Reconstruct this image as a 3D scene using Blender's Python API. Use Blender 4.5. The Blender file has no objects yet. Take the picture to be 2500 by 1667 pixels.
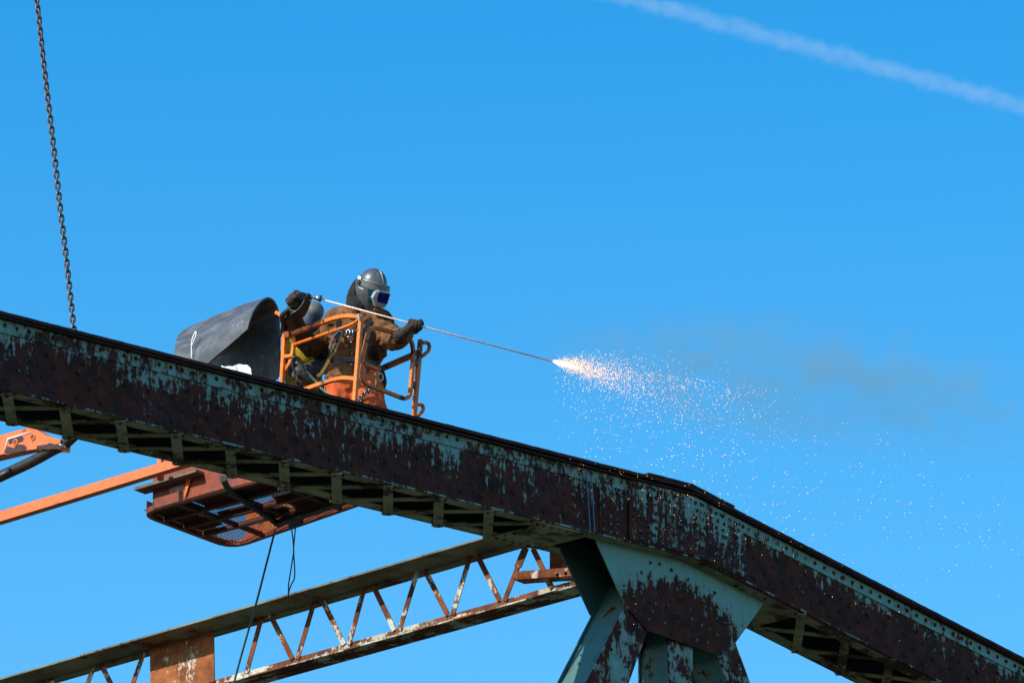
import bpy, bmesh, math, random
import numpy as np
from mathutils import Vector, Matrix, noise as mn

SC = bpy.context.scene
COL = SC.collection
RNG = random.Random(7)
V = Vector
rad = math.radians

# ------------------------------------------------------------------ camera, sky, sun, exposure
ELEV, PSI, DIST, FPX = rad(20), rad(51), 60.0, 18000.0
FWD = V((math.cos(ELEV)*math.sin(PSI), math.cos(ELEV)*math.cos(PSI), math.sin(ELEV)))
RT = V((math.cos(PSI), -math.sin(PSI), 0))
UP = RT.cross(FWD)
CAM = V((-DIST*FWD.x, -DIST*FWD.y, 1.7))
cam_d = bpy.data.cameras.new('camera')
cam_d.sensor_width = 36.0
cam_d.lens = FPX/2500*36
cam_d.clip_start, cam_d.clip_end = 1.0, 60000.0
cam_o = bpy.data.objects.new('camera', cam_d)
COL.objects.link(cam_o)
_m = Matrix((RT, UP, -FWD)).transposed().to_4x4()
_m.translation = CAM
cam_o.matrix_world = _m
SC.camera = cam_o

SUN_EL = rad(38)
SUN_AZ = V((-0.973, 0.216, 0)).normalized()
SUN = V((SUN_AZ.x*math.cos(SUN_EL), SUN_AZ.y*math.cos(SUN_EL), math.sin(SUN_EL)))
w = bpy.data.worlds.new('World')
SC.world = w
w.use_nodes = True
nt = w.node_tree
nt.nodes.clear()
sky = nt.nodes.new('ShaderNodeTexSky')
sky.sky_type = 'NISHITA'
sky.sun_disc = False
sky.sun_elevation = SUN_EL
sky.sun_rotation = math.atan2(SUN_AZ.x, SUN_AZ.y)
sky.air_density, sky.dust_density, sky.ozone_density = 1.0, 0.6, 2.0
hsv = nt.nodes.new('ShaderNodeHueSaturation')
hsv.inputs['Saturation'].default_value = 1.38
hsv.inputs['Hue'].default_value = 0.491
gam = nt.nodes.new('ShaderNodeGamma')
gam.inputs['Gamma'].default_value = 1.0
bg = nt.nodes.new('ShaderNodeBackground')
bg.inputs['Strength'].default_value = 0.148
wo = nt.nodes.new('ShaderNodeOutputWorld')
nt.links.new(sky.outputs[0], hsv.inputs['Color'])
nt.links.new(hsv.outputs[0], gam.inputs['Color'])
# clear dry air: the blue deepens steadily from the horizon upwards
tcw = nt.nodes.new('ShaderNodeTexCoord')
sxw = nt.nodes.new('ShaderNodeSeparateXYZ')
mrw = nt.nodes.new('ShaderNodeMapRange')
mrw.inputs['From Min'].default_value = 0.26
mrw.inputs['From Max'].default_value = 0.44
rmp = nt.nodes.new('ShaderNodeValToRGB')
rmp.color_ramp.elements[0].color = (0.92, 0.94, 0.90, 1)
rmp.color_ramp.elements[1].color = (0.0, 0.70, 0.88, 1)
mxw = nt.nodes.new('ShaderNodeMix')
mxw.data_type = 'RGBA'
mxw.blend_type = 'MULTIPLY'
mxw.inputs[0].default_value = 1.0
nt.links.new(tcw.outputs['Generated'], sxw.inputs[0])
nt.links.new(sxw.outputs[2], mrw.inputs['Value'])
nt.links.new(mrw.outputs[0], rmp.inputs[0])
nt.links.new(gam.outputs[0], mxw.inputs[6])
nt.links.new(rmp.outputs[0], mxw.inputs[7])
nt.links.new(mxw.outputs[2], bg.inputs['Color'])
nt.links.new(bg.outputs[0], wo.inputs['Surface'])
sun_d = bpy.data.lights.new('sun', 'SUN')
sun_d.energy = 3.2
sun_d.angle = rad(0.53)
sun_d.color = (1.0, 0.93, 0.83)
sun_o = bpy.data.objects.new('sun', sun_d)
COL.objects.link(sun_o)
sun_o.location = (0, 0, 60)
sun_o.rotation_euler = SUN.to_track_quat('Z', 'Y').to_euler()
SC.view_settings.view_transform = 'Standard'
SC.view_settings.look = 'None'
SC.view_settings.exposure = 0.80
SC.view_settings.gamma = 1.0
SC.cycles.use_denoising = True
SC.cycles.denoiser = 'OPENIMAGEDENOISE'
SC.cycles.denoising_input_passes = 'RGB_ALBEDO_NORMAL'
SC.cycles.denoising_prefilter = 'ACCURATE'
SC.cycles.use_adaptive_sampling = False
SC.cycles.sample_clamp_indirect = 1.5
SC.cycles.max_bounces = 6
SC.cycles.volume_bounces = 1
SC.cycles.transparent_max_bounces = 16

# ------------------------------------------------------------------ measuring helpers (photo 2500 x 1667)
def ray(px, py):
    return FWD + RT*((px-1250)/FPX) - UP*((py-833.5)/FPX)
def onx(px, py, x):
    d = ray(px, py); return CAM + d*((x-CAM.x)/d.x)
def ony(px, py, y):
    d = ray(px, py); return CAM + d*((y-CAM.y)/d.y)
def onz(px, py, z):
    d = ray(px, py); return CAM + d*((z-CAM.z)/d.z)
def ond(px, py, dep):
    return CAM + ray(px, py)*dep

# ------------------------------------------------------------------ object helpers
ROOT = {}
def props(o, label=None, cat=None, group=None, kind=None):
    for k, v in (('label', label), ('category', cat), ('group', group), ('kind', kind)):
        if v: o[k] = v
    return o
def thing(name, label, cat, loc, group=None):
    o = bpy.data.objects.new(name, None)
    o.empty_display_size = 0.2
    o.location = loc
    COL.objects.link(o)
    ROOT[o.name] = V(loc)
    return props(o, label, cat, group)

class MB:
    def __init__(s):
        s.v, s.f, s.uv, s.mi, s.sm = [], [], {}, [], []
    def add(s, vs, fs, uvs=None, mi=0, sm=False):
        b = len(s.v)
        s.v += [V(p) for p in vs]
        for f in fs:
            s.f.append([b+i for i in f]); s.mi.append(mi); s.sm.append(sm)
        if uvs:
            for i, q in enumerate(uvs): s.uv[b+i] = q
        return s
    def box(s, c, ax, ay, az, mi=0):
        c, ax, ay, az = V(c), V(ax), V(ay), V(az)
        vs = [c+ax*i+ay*j+az*k for i in (-1, 1) for j in (-1, 1) for k in (-1, 1)]
        fs = [(0, 1, 3, 2), (4, 6, 7, 5), (0, 4, 5, 1), (2, 3, 7, 6), (0, 2, 6, 4), (1, 5, 7, 3)]
        return s.add(vs, fs, mi=mi)
    def bar(s, a, b, wv, tv, mi=0):
        """box from a to b, half width vector wv, half thickness vector tv"""
        a, b, wv, tv = V(a), V(b), V(wv), V(tv)
        vs = [a-wv-tv, a+wv-tv, a+wv+tv, a-wv+tv, b-wv-tv, b+wv-tv, b+wv+tv, b-wv+tv]
        return s.add(vs, [(0, 3, 2, 1), (4, 5, 6, 7), (0, 1, 5, 4), (1, 2, 6, 5), (2, 3, 7, 6), (3, 0, 4, 7)], mi=mi)
    def slab(s, poly, ext, uvf=None, mi=0):
        """planar polygon pushed out along ext"""
        poly = [V(p) for p in poly]; ext = V(ext); n = len(poly)
        vs = poly+[p+ext for p in poly]
        fs = [tuple(range(n)), tuple(range(2*n-1, n-1, -1))]+[(i, i+n, (i+1) % n+n, (i+1) % n) for i in range(n)]
        return s.add(vs, fs, [uvf(p) for p in vs] if uvf else None, mi=mi)
    def sweep(s, pts, prof, nrm=None, closed=False, sm=False, mi=0, caps=True, scale=None):
        """prof: list of (a,b); a along t x n, b along n"""
        pts = [V(p) for p in pts]; n = len(pts); m = len(prof)
        vs = []; prev = None
        for i, p in enumerate(pts):
            if closed: t = (pts[(i+1) % n]-pts[i-1])
            else: t = pts[min(i+1, n-1)]-pts[max(i-1, 0)]
            t = t.normalized() if t.length > 1e-9 else V((0, 0, 1))
            if nrm is not None:
                nn = V(nrm); nn = (nn-t*nn.dot(t)).normalized()
            else:
                if prev is None:
                    h = V((0, 0, 1)) if abs(t.z) < .9 else V((1, 0, 0))
                    nn = (h-t*h.dot(t)).normalized()
                else: nn = (prev-t*prev.dot(t)).normalized()
                prev = nn
            a = t.cross(nn)
            k = 1.0
            if 0 < i < n-1 or closed:
                t1 = (pts[i]-pts[i-1]).normalized(); c = max(.5, t1.dot(t)); k = 1/c
            sc = scale[i] if scale else 1.0
            vs += [p+(a*q[0]*k+nn*q[1])*sc for q in prof]
        fs = []
        rng = range(n) if closed else range(n-1)
        for i in rng:
            for j in range(m):
                i2 = (i+1) % n
                fs.append((i*m+j, i*m+(j+1) % m, i2*m+(j+1) % m, i2*m+j))
        s.add(vs, fs, mi=mi, sm=sm)
        if caps and not closed:
            b = len(s.v)-n*m
            s.f.append([b+j for j in range(m-1, -1, -1)]); s.mi.append(mi); s.sm.append(False)
            s.f.append([b+(n-1)*m+j for j in range(m)]); s.mi.append(mi); s.sm.append(False)
        return s
    def tube(s, pts, r, n=8, closed=False, mi=0, scale=None):
        prof = [(r*math.cos(2*math.pi*k/n), r*math.sin(2*math.pi*k/n)) for k in range(n)]
        return s.sweep(pts, prof, None, closed, True, mi, True, scale)
    def sq(s, pts, wdt, dep, nrm, closed=False, mi=0, c=.15):
        """square hollow section with slightly rounded corners"""
        a, b = wdt/2, dep/2; q = c*min(a, b)
        prof = [(-a+q, -b), (a-q, -b), (a, -b+q), (a, b-q), (a-q, b), (-a+q, b), (-a, b-q), (-a, -b+q)]
        return s.sweep(pts, prof, nrm, closed, False, mi)
    def grid(s, rows, mi=0, sm=True, closed=False, uv=False):
        n, m = len(rows), len(rows[0])
        vs = [p for r_ in rows for p in r_]
        fs = []
        for i in range(n-1):
            for j in range(m if closed else m-1):
                fs.append((i*m+j, i*m+(j+1) % m, (i+1)*m+(j+1) % m, (i+1)*m+j))
        uvs = [(i/(n-1), j/max(1, m-1)) for i in range(n) for j in range(m)] if uv else None
        return s.add(vs, fs, uvs, mi, sm)
    def ball(s, c, rx, ry=None, rz=None, seg=10, rings=7, ax=None, mi=0):
        ry = ry or rx; rz = rz or rx
        X, Y, Z = ax or (V((1, 0, 0)), V((0, 1, 0)), V((0, 0, 1)))
        c = V(c); vs = [c+Z*rz]
        for i in range(1, rings):
            th = math.pi*i/rings
            for j in range(seg):
                ph = 2*math.pi*j/seg
                vs.append(c+X*rx*math.sin(th)*math.cos(ph)+Y*ry*math.sin(th)*math.sin(ph)+Z*rz*math.cos(th))
        vs.append(c-Z*rz); fs = []
        for j in range(seg):
            fs.append((0, 1+j, 1+(j+1) % seg))
            e_ = len(vs)-1; b = 1+(rings-2)*seg
            fs.append((e_, b+(j+1) % seg, b+j))
        for i in range(rings-2):
            for j in range(seg):
                b = 1+i*seg
                fs.append((b+j, b+seg+j, b+seg+(j+1) % seg, b+(j+1) % seg))
        return s.add(vs, fs, mi=mi, sm=True)
    def mesh(s, name, off=V((0, 0, 0)), mats=()):
        me = bpy.data.meshes.new(name)
        me.from_pydata([tuple(p-off) for p in s.v], [], s.f)
        for m_ in mats: me.materials.append(m_)
        me.polygons.foreach_set('material_index', s.mi)
        me.polygons.foreach_set('use_smooth', s.sm)
        if s.uv:
            L = me.uv_layers.new(name='UVMap')
            for lp in me.loops:
                L.data[lp.index].uv = s.uv.get(lp.vertex_index, (0, 0))
        me.update()
        bm = bmesh.new(); bm.from_mesh(me)
        bmesh.ops.recalc_face_normals(bm, faces=bm.faces)
        bm.to_mesh(me); bm.free()
        return me

def root_of(o):
    while o.parent: o = o.parent
    return ROOT[o.name]
def put(name, mb, mat, parent=None, base=None, label=None, cat=None, group=None, kind=None):
    """link one mesh object: a part when parent is given, else a thing at base"""
    off = root_of(parent) if parent else V(base if base is not None else (0, 0, 0))
    mats = mat if isinstance(mat, (list, tuple)) else (mat,)
    me = mb.mesh(name, off, mats) if isinstance(mb, MB) else mb
    o = bpy.data.objects.new(name, me)
    COL.objects.link(o)
    if parent: o.parent = parent
    else:
        o.location = off; ROOT[o.name] = off.copy()
    return props(o, label, cat, group, kind)
def copy_mesh(name, me, parent, world, rot=None):
    o = bpy.data.objects.new(name, me)
    COL.objects.link(o)
    o.parent = parent
    o.location = V(world)-root_of(parent)
    if rot is not None: o.rotation_euler = rot
    return o

def arc_path(pts, r_, n=5, closed=False):
    """round the inner corners of a polyline"""
    pts = [V(p) for p in pts]; out = []; m = len(pts)
    for i, p in enumerate(pts):
        if not closed and i in (0, m-1): out.append(p); continue
        a, b = pts[i-1], pts[(i+1) % m]
        ra = min(r_, (a-p).length*.49); rb = min(r_, (b-p).length*.49)
        pa = p+(a-p).normalized()*ra; pb = p+(b-p).normalized()*rb
        for k in range(n+1):
            t = k/n
            out.append(pa*(1-t)**2+p*2*t*(1-t)+pb*t*t)
    return out
def crv(pts, n=6):
    """Catmull-Rom through points"""
    pts = [V(p) for p in pts]; out = []
    for i in range(len(pts)-1):
        p0, p1, p2, p3 = pts[max(i-1, 0)], pts[i], pts[i+1], pts[min(i+2, len(pts)-1)]
        for k in range(n):
            t = k/n
            out.append(.5*((2*p1)+(p2-p0)*t+(2*p0-5*p1+4*p2-p3)*t*t+(3*p1-p0-3*p2+p3)*t**3))
    out.append(pts[-1]); return out

def fuse(mb, vox, smooth=3, wr=None, name='tmp'):
    """one continuous skin over overlapping closed pieces; wr = (amplitude, frequency) wrinkles"""
    me = mb.mesh(name)
    o = bpy.data.objects.new(name, me); COL.objects.link(o)
    md = o.modifiers.new('r', 'REMESH'); md.mode = 'VOXEL'; md.voxel_size = vox
    if smooth:
        ms = o.modifiers.new('s', 'SMOOTH'); ms.iterations = smooth; ms.factor = .5
    dg = bpy.context.evaluated_depsgraph_get()
    ev = o.evaluated_get(dg)
    m2 = bpy.data.meshes.new_from_object(ev)
    bpy.data.objects.remove(o); bpy.data.meshes.remove(me)
    if wr:
        amp, fr = wr[0], wr[1]; st = wr[2] if len(wr) > 2 else (1, 1, 1)
        nr = [v.normal.copy() for v in m2.vertices]
        for v, q in zip(m2.vertices, nr):
            c = V((v.co.x*st[0], v.co.y*st[1], v.co.z*st[2]))*fr
            d = 1-2*abs(mn.noise(c)); d += .45*(1-2*abs(mn.noise(c*2.1+V((5, 3, 1)))))
            v.co += q*amp*(d-.55)
    out = MB()
    out.add([v.co for v in m2.vertices], [list(p.vertices) for p in m2.polygons], sm=True)
    bpy.data.meshes.remove(m2)
    return out

# ------------------------------------------------------------------ materials
def lin(r_, g, b):
    f = lambda c: (c/255/12.92 if c/255 <= .04045 else ((c/255+.055)/1.055)**2.4)
    return (f(r_), f(g), f(b))
class NB:
    def __init__(s, name):
        s.m = bpy.data.materials.new(name); s.m.use_nodes = True
        s.t = s.m.node_tree; s.t.nodes.clear()
        s.out = s.t.nodes.new('ShaderNodeOutputMaterial')
        s.bs = None
    def n(s, typ, **kw):
        x = s.t.nodes.new(typ)
        for k, v in kw.items(): setattr(x, k, v)
        return x
    def l(s, a, b): s.t.links.new(a, b)
    def val(s, sock, v):
        if hasattr(v, 'is_output') or isinstance(v, bpy.types.NodeSocket): s.l(v, sock)
        else: sock.default_value = v
    def math(s, op, a, b=0.0, c=None, clamp=False):
        x = s.n('ShaderNodeMath', operation=op, use_clamp=clamp)
        s.val(x.inputs[0], a); s.val(x.inputs[1], b)
        if c is not None: s.val(x.inputs[2], c)
        return x.outputs[0]
    def coords(s, sc=(1, 1, 1), uv=False):
        tc = s.n('ShaderNodeTexCoord'); mp = s.n('ShaderNodeMapping')
        mp.inputs['Scale'].default_value = sc
        s.l(tc.outputs['UV' if uv else 'Object'], mp.inputs['Vector'])
        return mp.outputs[0]
    def noise(s, vec, scale, detail=8, rough=.6, dist=0.0):
        x = s.n('ShaderNodeTexNoise')
        x.inputs['Scale'].default_value = scale; x.inputs['Detail'].default_value = detail
        x.inputs['Roughness'].default_value = rough; x.inputs['Distortion'].default_value = dist
        s.l(vec, x.inputs['Vector']); return x.outputs['Fac']
    def step(s, v, a, b):
        x = s.n('ShaderNodeMapRange', interpolation_type='SMOOTHSTEP')
        s.val(x.inputs['Value'], v); x.inputs['From Min'].default_value = a; x.inputs['From Max'].default_value = b
        return x.outputs[0]
    def mix(s, f, a, b):
        x = s.n('ShaderNodeMix', data_type='RGBA')
        s.val(x.inputs[0], f)
        for sock, v in ((x.inputs[6], a), (x.inputs[7], b)):
            s.val(sock, v if isinstance(v, bpy.types.NodeSocket) else (*v[:3], 1))
        return x.outputs[2]
    def bump(s, h, strength, dist=.01):
        x = s.n('ShaderNodeBump'); x.inputs['Strength'].default_value = strength; x.inputs['Distance'].default_value = dist
        s.l(h, x.inputs['Height']); return x.outputs[0]
    def bsdf(s, col, rough=.6, metal=0.0, nrm=None, spec=.4, **kw):
        b = s.n('ShaderNodeBsdfPrincipled')
        s.val(b.inputs['Base Color'], col if isinstance(col, bpy.types.NodeSocket) else (*col, 1))
        s.val(b.inputs['Roughness'], rough); s.val(b.inputs['Metallic'], metal)
        b.inputs['Specular IOR Level'].default_value = spec
        if nrm: s.l(nrm, b.inputs['Normal'])
        for k, v in kw.items(): b.inputs[k].default_value = v
        s.l(b.outputs[0], s.out.inputs['Surface']); return s.m

PAINT = (.15, .29, .26)
def rusty(name, k0, kv=0.0, ku=0.0, paint=PAINT, rustA=(.082, .0165, .007), rustB=(.026, .0075, .0045), navy=.5, stain=(.17, .105, .05),
          fine=10.0, streak=(11, 11, 1.5), sharp=.035, rough_p=.5, vpow=1.0, soot=0.0, navycol=(.028, .048, .11), wA=.42):
    """chipped paint over rust; k0+kv*v+ku*u moves the share of rust (v: down the face, u: along it)"""
    b = NB(name)
    vs = b.coords(streak); vo = b.coords()
    nA = b.noise(vs, 1.0, 7, .62, .25)
    nB = b.noise(vo, fine, 9, .68, .1)
    nC = b.noise(vo, 2.3, 4, .55)
    s_ = b.math('ADD', b.math('MULTIPLY_ADD', nA, wA, .06+(.42-wA)*.5), b.math('MULTIPLY', nB, .36))
    nD = b.noise(b.coords((46, 46, 22)), 1.0, 5, .7)
    s_ = b.math('ADD', s_, b.math('MULTIPLY_ADD', nD, .20, -.10))
    s_ = b.math('ADD', s_, b.math('MULTIPLY', nC, .25))
    s_ = b.math('ADD', s_, k0)
    if kv or ku:
        uv = b.n('ShaderNodeUVMap', uv_map='UVMap'); sx = b.n('ShaderNodeSeparateXYZ')
        b.l(uv.outputs[0], sx.inputs[0])
        vv = sx.outputs[1]
        if vpow != 1.0: vv = b.math('POWER', b.math('MAXIMUM', vv, 0.0), vpow)
        if kv: s_ = b.math('MULTIPLY_ADD', vv, kv, s_)
        if ku: s_ = b.math('MULTIPLY_ADD', sx.outputs[0], ku, s_)
    mask = b.step(s_, .575, .575+sharp)
    halo = b.step(s_, .50, .60)
    rv = b.noise(vo, 6, 6, .7)
    rust = b.mix(b.step(rv, .35, .65), rustA, rustB)
    nv = b.noise(vs, 2.1, 6, .7); nv2 = b.noise(vo, 1.1, 3, .5)
    rust = b.mix(b.math('MULTIPLY', b.step(nv, .5, .68), b.math('MULTIPLY', b.step(nv2, .38, .6), navy)), rust, navycol)
    fl = b.noise(vo, 38, 5, .75)
    rust = b.mix(b.math('MULTIPLY', b.step(fl, .6, .72), .35), rust, stain)
    fk = b.noise(b.coords((70, 70, 34)), 1.0, 4, .7)
    rust = b.mix(b.math('MULTIPLY', b.step(fk, .64, .74), .35), rust, (.10, .12, .13))
    grime = b.noise(vs, 1.7, 6, .65)
    pc = b.mix(b.math('MULTIPLY', b.step(grime, .45, .75), .55), paint, tuple(c*.45+.03 for c in paint))
    pc = b.mix(b.math('MULTIPLY', halo, .55), pc, stain)
    pc = b.mix(b.math('MULTIPLY', b.step(fl, .63, .7), .5), pc, rustA)
    if soot: pc = b.mix(b.math('MULTIPLY', b.step(nC, .4, .62), soot), pc, (.05, .045, .035))
    col = b.mix(mask, pc, rust)
    h = b.math('ADD', b.math('MULTIPLY', mask, -.5), b.math('MULTIPLY', fl, .35))
    h = b.math('ADD', h, b.math('MULTIPLY', rv, .6))
    rg = b.math('ADD', b.math('MULTIPLY', mask, .3), rough_p)
    return b.bsdf(col, rg, 0, b.bump(h, .55, .006), .15)

def plain(name, col, rough=.6, metal=0.0, var=.3, scale=18, chip=None, chipcol=(.05, .03, .025), bump=.3, spec=.4, dirt=0.0, dist=.004, stretch=(1, 1, 1), **kw):
    b = NB(name)
    vo = b.coords(stretch)
    n1 = b.noise(vo, scale, 7, .62); n2 = b.noise(vo, scale*.22, 4, .55)
    c = b.mix(b.step(n1, .35, .68), tuple(x*(1+var*.5) for x in col), tuple(x*(1-var) for x in col))
    if dirt: c = b.mix(b.math('MULTIPLY', b.step(n2, .48, .66), dirt), c, (.06, .045, .035))
    h = n1
    if chip is not None:
        q = b.math('ADD', b.math('MULTIPLY', n2, .6), b.math('MULTIPLY', b.noise(vo, scale*.9, 8, .7), .4))
        mk = b.step(q, chip, chip+.02)
        c = b.mix(mk, c, chipcol)
        h = b.math('ADD', b.math('MULTIPLY', mk, -.6), b.math('MULTIPLY', n1, .4))
        rough = b.math('ADD', b.math('MULTIPLY', mk, .3), rough)
    return b.bsdf(c, rough, metal, b.bump(h, bump, dist), spec, **kw)

M = {}
M['web'] = rusty('web_paint', -.105, .25, vpow=.45, navy=.6, fine=15, streak=(20, 20, 4.5), wA=.36)
M['web_slope'] = rusty('web_paint_slope', -.135, .33, vpow=.45, navy=.25, fine=15, streak=(20, 20, 4.0), wA=.36)
M['angle'] = rusty('angle_paint', .0, 0, navy=.1, fine=16, streak=(9, 9, 5), rustA=(.06, .03, .018), rustB=(.035, .02, .014))
M['angle_slope'] = rusty('angle_paint_slope', -.04, 0, navy=.1, fine=16, streak=(9, 9, 5))
M['cover'] = rusty('cover_rust', .25, 0, navy=.3, rustA=(.07, .022, .014), rustB=(.025, .012, .012))
M['splice'] = rusty('splice_paint', -.005, .12, -.05, navy=.9, fine=17, streak=(17, 17, 3.2))
M['gusset'] = rusty('gusset_paint', -.085, .22, navy=.2, fine=17, streak=(13, 13, 4))
M['under'] = rusty('under_bounce_paint', -.03, 0, paint=(.38, .315, .175), navy=0, fine=7, streak=(2.2, 4, 4), stain=(.20, .15, .07), rustA=(.10, .05, .03), rustB=(.05, .03, .02), soot=.35)  # tan underside: warm ground bounce put into the paint colour
M['member'] = rusty('member_paint', .03, 0, navy=.2, fine=9, streak=(7, 7, 2.2))
M['member_side'] = rusty('member_side_shade_paint', -.075, 0, navy=.1, paint=(.065, .165, .17), fine=9, streak=(7, 7, 2))  # darker copy of the paint: side web's shade put into the colour
M['inner'] = rusty('inner_shade_paint', -.14, 0, navy=.1, paint=(.045, .10, .10))  # near-black teal: shade of the inner faces put into the paint
M['strut'] = rusty('strut_paint', -.045, 0, paint=(.22, .225, .15), navy=0, fine=6, streak=(4, 3, 5), stain=(.26, .16, .06), rustA=(.17, .055, .022), rustB=(.10, .03, .016), soot=.55)
M['lattice'] = rusty('lattice_rust', .055, 0, paint=(.62, .60, .52), navy=.0, fine=9, streak=(5, 5, 4), rustA=(.22, .066, .022), rustB=(.09, .026, .013), stain=(.30, .17, .07))  # pale paint: the bridge paint's sunlit tone put into the colour
M['plate'] = rusty('plate_rust', .10, 0, paint=(.62, .60, .52), navy=.0, fine=10, streak=(9, 9, 2.4), rustA=(.38, .125, .04), rustB=(.17, .05, .022), stain=(.42, .25, .12))  # same sunlit paint tone put into the plate's colour
M['lower'] = rusty('lower_flange_rust', .04, 0, paint=(.62, .60, .50), navy=0, fine=9, streak=(5, 2.2, 5), rustA=(.20, .07, .028), rustB=(.09, .03, .018), stain=(.3, .19, .09), soot=.4)  # sunlit pale tone also put into the lower chord's paint
M['rivet'] = rusty('rivet_paint', .01, 0, paint=(.17, .23, .21), navy=.1, fine=30, streak=(20, 20, 20), rustA=(.085, .035, .022), rustB=(.04, .02, .016))
M['rivet_dark'] = rusty('rivet_rust', .09, 0, paint=(.13, .18, .165), navy=.3, fine=30, streak=(20, 20, 20))
M['drip'] = plain('pale_seam', (.07, .16, .24), .5, var=.5, scale=30)
ORANGE = (.78, .17, .028)
M['orange'] = plain('orange_paint', (.80, .18, .009), .42, var=.22, scale=26, chip=.585, chipcol=(.07, .03, .022), dirt=.35, spec=.45)
M['orange_worn_shade'] = plain('worn_shaded_orange', (.60, .14, .012), .5, var=.4, scale=30, chip=.565, chipcol=(.045, .022, .016), dirt=.5)  # worn paint, with the gate's shade put into a darker orange
M['boom'] = plain('boom_orange', (.80, .165, .038), .38, var=.14, scale=18, chip=.605, chipcol=(.06, .03, .022), dirt=.22)
M['boom_chip'] = plain('boom_primer', (.055, .028, .022), .8, var=.4, scale=40)
M['basket'] = plain('basket_shade_red', (.25, .042, .014), .5, var=.3, scale=16, chip=.62, dirt=.5)  # dull red: the toe board's shade put into its orange
M['basket_dark'] = plain('basket_underside_shade', (.12, .026, .012), .6, var=.4, scale=16, dirt=.6)  # darker red still: shade under the floor put into the colour
M['grate'] = plain('grating', (.15, .032, .012), .5, var=.3, scale=30, dirt=.4)
M['blacksteel'] = plain('black_steel', (.022, .021, .024), .45, var=.4, scale=20, spec=.5)
M['hose'] = plain('hose_rubber', (.03, .022, .02), .5, var=.4, scale=20)
M['cable'] = plain('black_cable', (.012, .013, .018), .5)
M['rope'] = plain('green_hose', (.018, .06, .055), .5, var=.3, scale=12)
M['chain'] = plain('chain_steel', (.17, .115, .10), .42, .75, var=.6, scale=40, bump=.4)
M['leather'] = plain('suede', (.215, .095, .038), .9, var=.3, scale=26, dirt=.45, bump=.5, spec=.15, dist=.006)
M['leather_dark'] = plain('suede_dark', (.075, .036, .018), .9, var=.35, scale=24, dirt=.5, bump=.5, spec=.15)
M['trousers'] = plain('orange_cotton', (.66, .125, .04), .9, var=.12, scale=30, dirt=.12, bump=.4, spec=.1)
M['glove'] = plain('glove_leather', (.05, .033, .025), .8, var=.5, scale=45, bump=.6, spec=.25)
M['hood'] = plain('hood_cloth', (.028, .025, .026), .95, var=.4, scale=30, spec=.1)
M['tan'] = plain('tan_cotton', (.33, .19, .045), .9, var=.35, scale=22, dirt=.4, spec=.1)
M['greycloth'] = plain('grey_cloth', (.085, .08, .072), .95, var=.4, scale=30, spec=.1)
M['yellow'] = plain('yellow_web', (.50, .33, .02), .8, var=.25, scale=30, spec=.2)
M['strap'] = plain('black_webbing', (.022, .022, .026), .75, var=.3, scale=60, spec=.3)
M['belt'] = plain('grey_belt', (.10, .10, .105), .6, var=.3, scale=40)
M['steel'] = plain('bright_steel', (.55, .53, .50), .3, .9, var=.25, scale=40)
M['copper'] = plain('copper_rod', (.88, .56, .47), .4, .25, var=.2, scale=40, spec=.6)
M['shell'] = plain('helmet_shell', (.075, .075, .08), .38, var=.25, scale=30, spec=.6, bump=.1, dirt=.2)
M['shell_light'] = plain('helmet_brow', (.13, .126, .12), .45, var=.2, scale=30, spec=.5, bump=.1, dirt=.25)
M['silver'] = plain('bezel_silver', (.37, .36, .34), .35, .35, var=.15, scale=30, bump=.05)
M['lens'] = plain('lens_glass', (.004, .005, .13), .35, var=.05, spec=.12, bump=0)
M['window'] = plain('side_window', (.006, .045, .07), .1, var=.1, spec=.6, bump=0)
M['white'] = plain('white_plastic', (.78, .77, .74), .45, var=.08)
M['paper'] = plain('white_cloth', (.83, .82, .80), .8, var=.06, dirt=.08)
M['wood'] = plain('weathered_wood', (.20, .13, .085), .85, var=.5, scale=14, stretch=(6, 1, 6), dirt=.4)
M['decal'] = plain('worn_decal', (.36, .28, .22), .6, var=.4, scale=30, chip=.66, chipcol=(.2, .06, .03))

# rubber mat: grey bloom and pale scuffs on black rubber
b_ = NB('mat_rubber')
vo_ = b_.coords(); vs_ = b_.coords((14, 3.0, 2.2)); uvm = b_.coords((1, 1, 1), uv=True)
n1_ = b_.noise(vs_, 1.5, 8, .7); n2_ = b_.noise(vo_, 2.6, 6, .6); n3_ = b_.noise(vo_, 30, 6, .7)
c_ = b_.mix(b_.step(n1_, .38, .72), (.055, .057, .063), (.15, .152, .16))
c_ = b_.mix(b_.math('MULTIPLY', b_.step(n2_, .5, .72), .5), c_, (.16, .16, .165))
c_ = b_.mix(b_.math('MULTIPLY', b_.step(b_.math('ADD', b_.math('MULTIPLY', n2_, .6), b_.math('MULTIPLY', n3_, .4)), .56, .62), .5), c_, (.36, .33, .28))
M['mat'] = b_.bsdf(c_, .55, 0, b_.bump(n1_, .25, .006), .45)

def emit(name, col, s):
    b = NB(name); e = b.n('ShaderNodeEmission')
    e.inputs[0].default_value = (*col, 1); e.inputs[1].default_value = s
    b.l(e.outputs[0], b.out.inputs['Surface'])
    b.m.cycles.emission_sampling = 'NONE'
    return b.m
M['spark_hot'] = emit('spark_white', (1, .56, .19), 1.75)
M['spark'] = emit('spark_orange', (1, .43, .10), 1.6)

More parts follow.
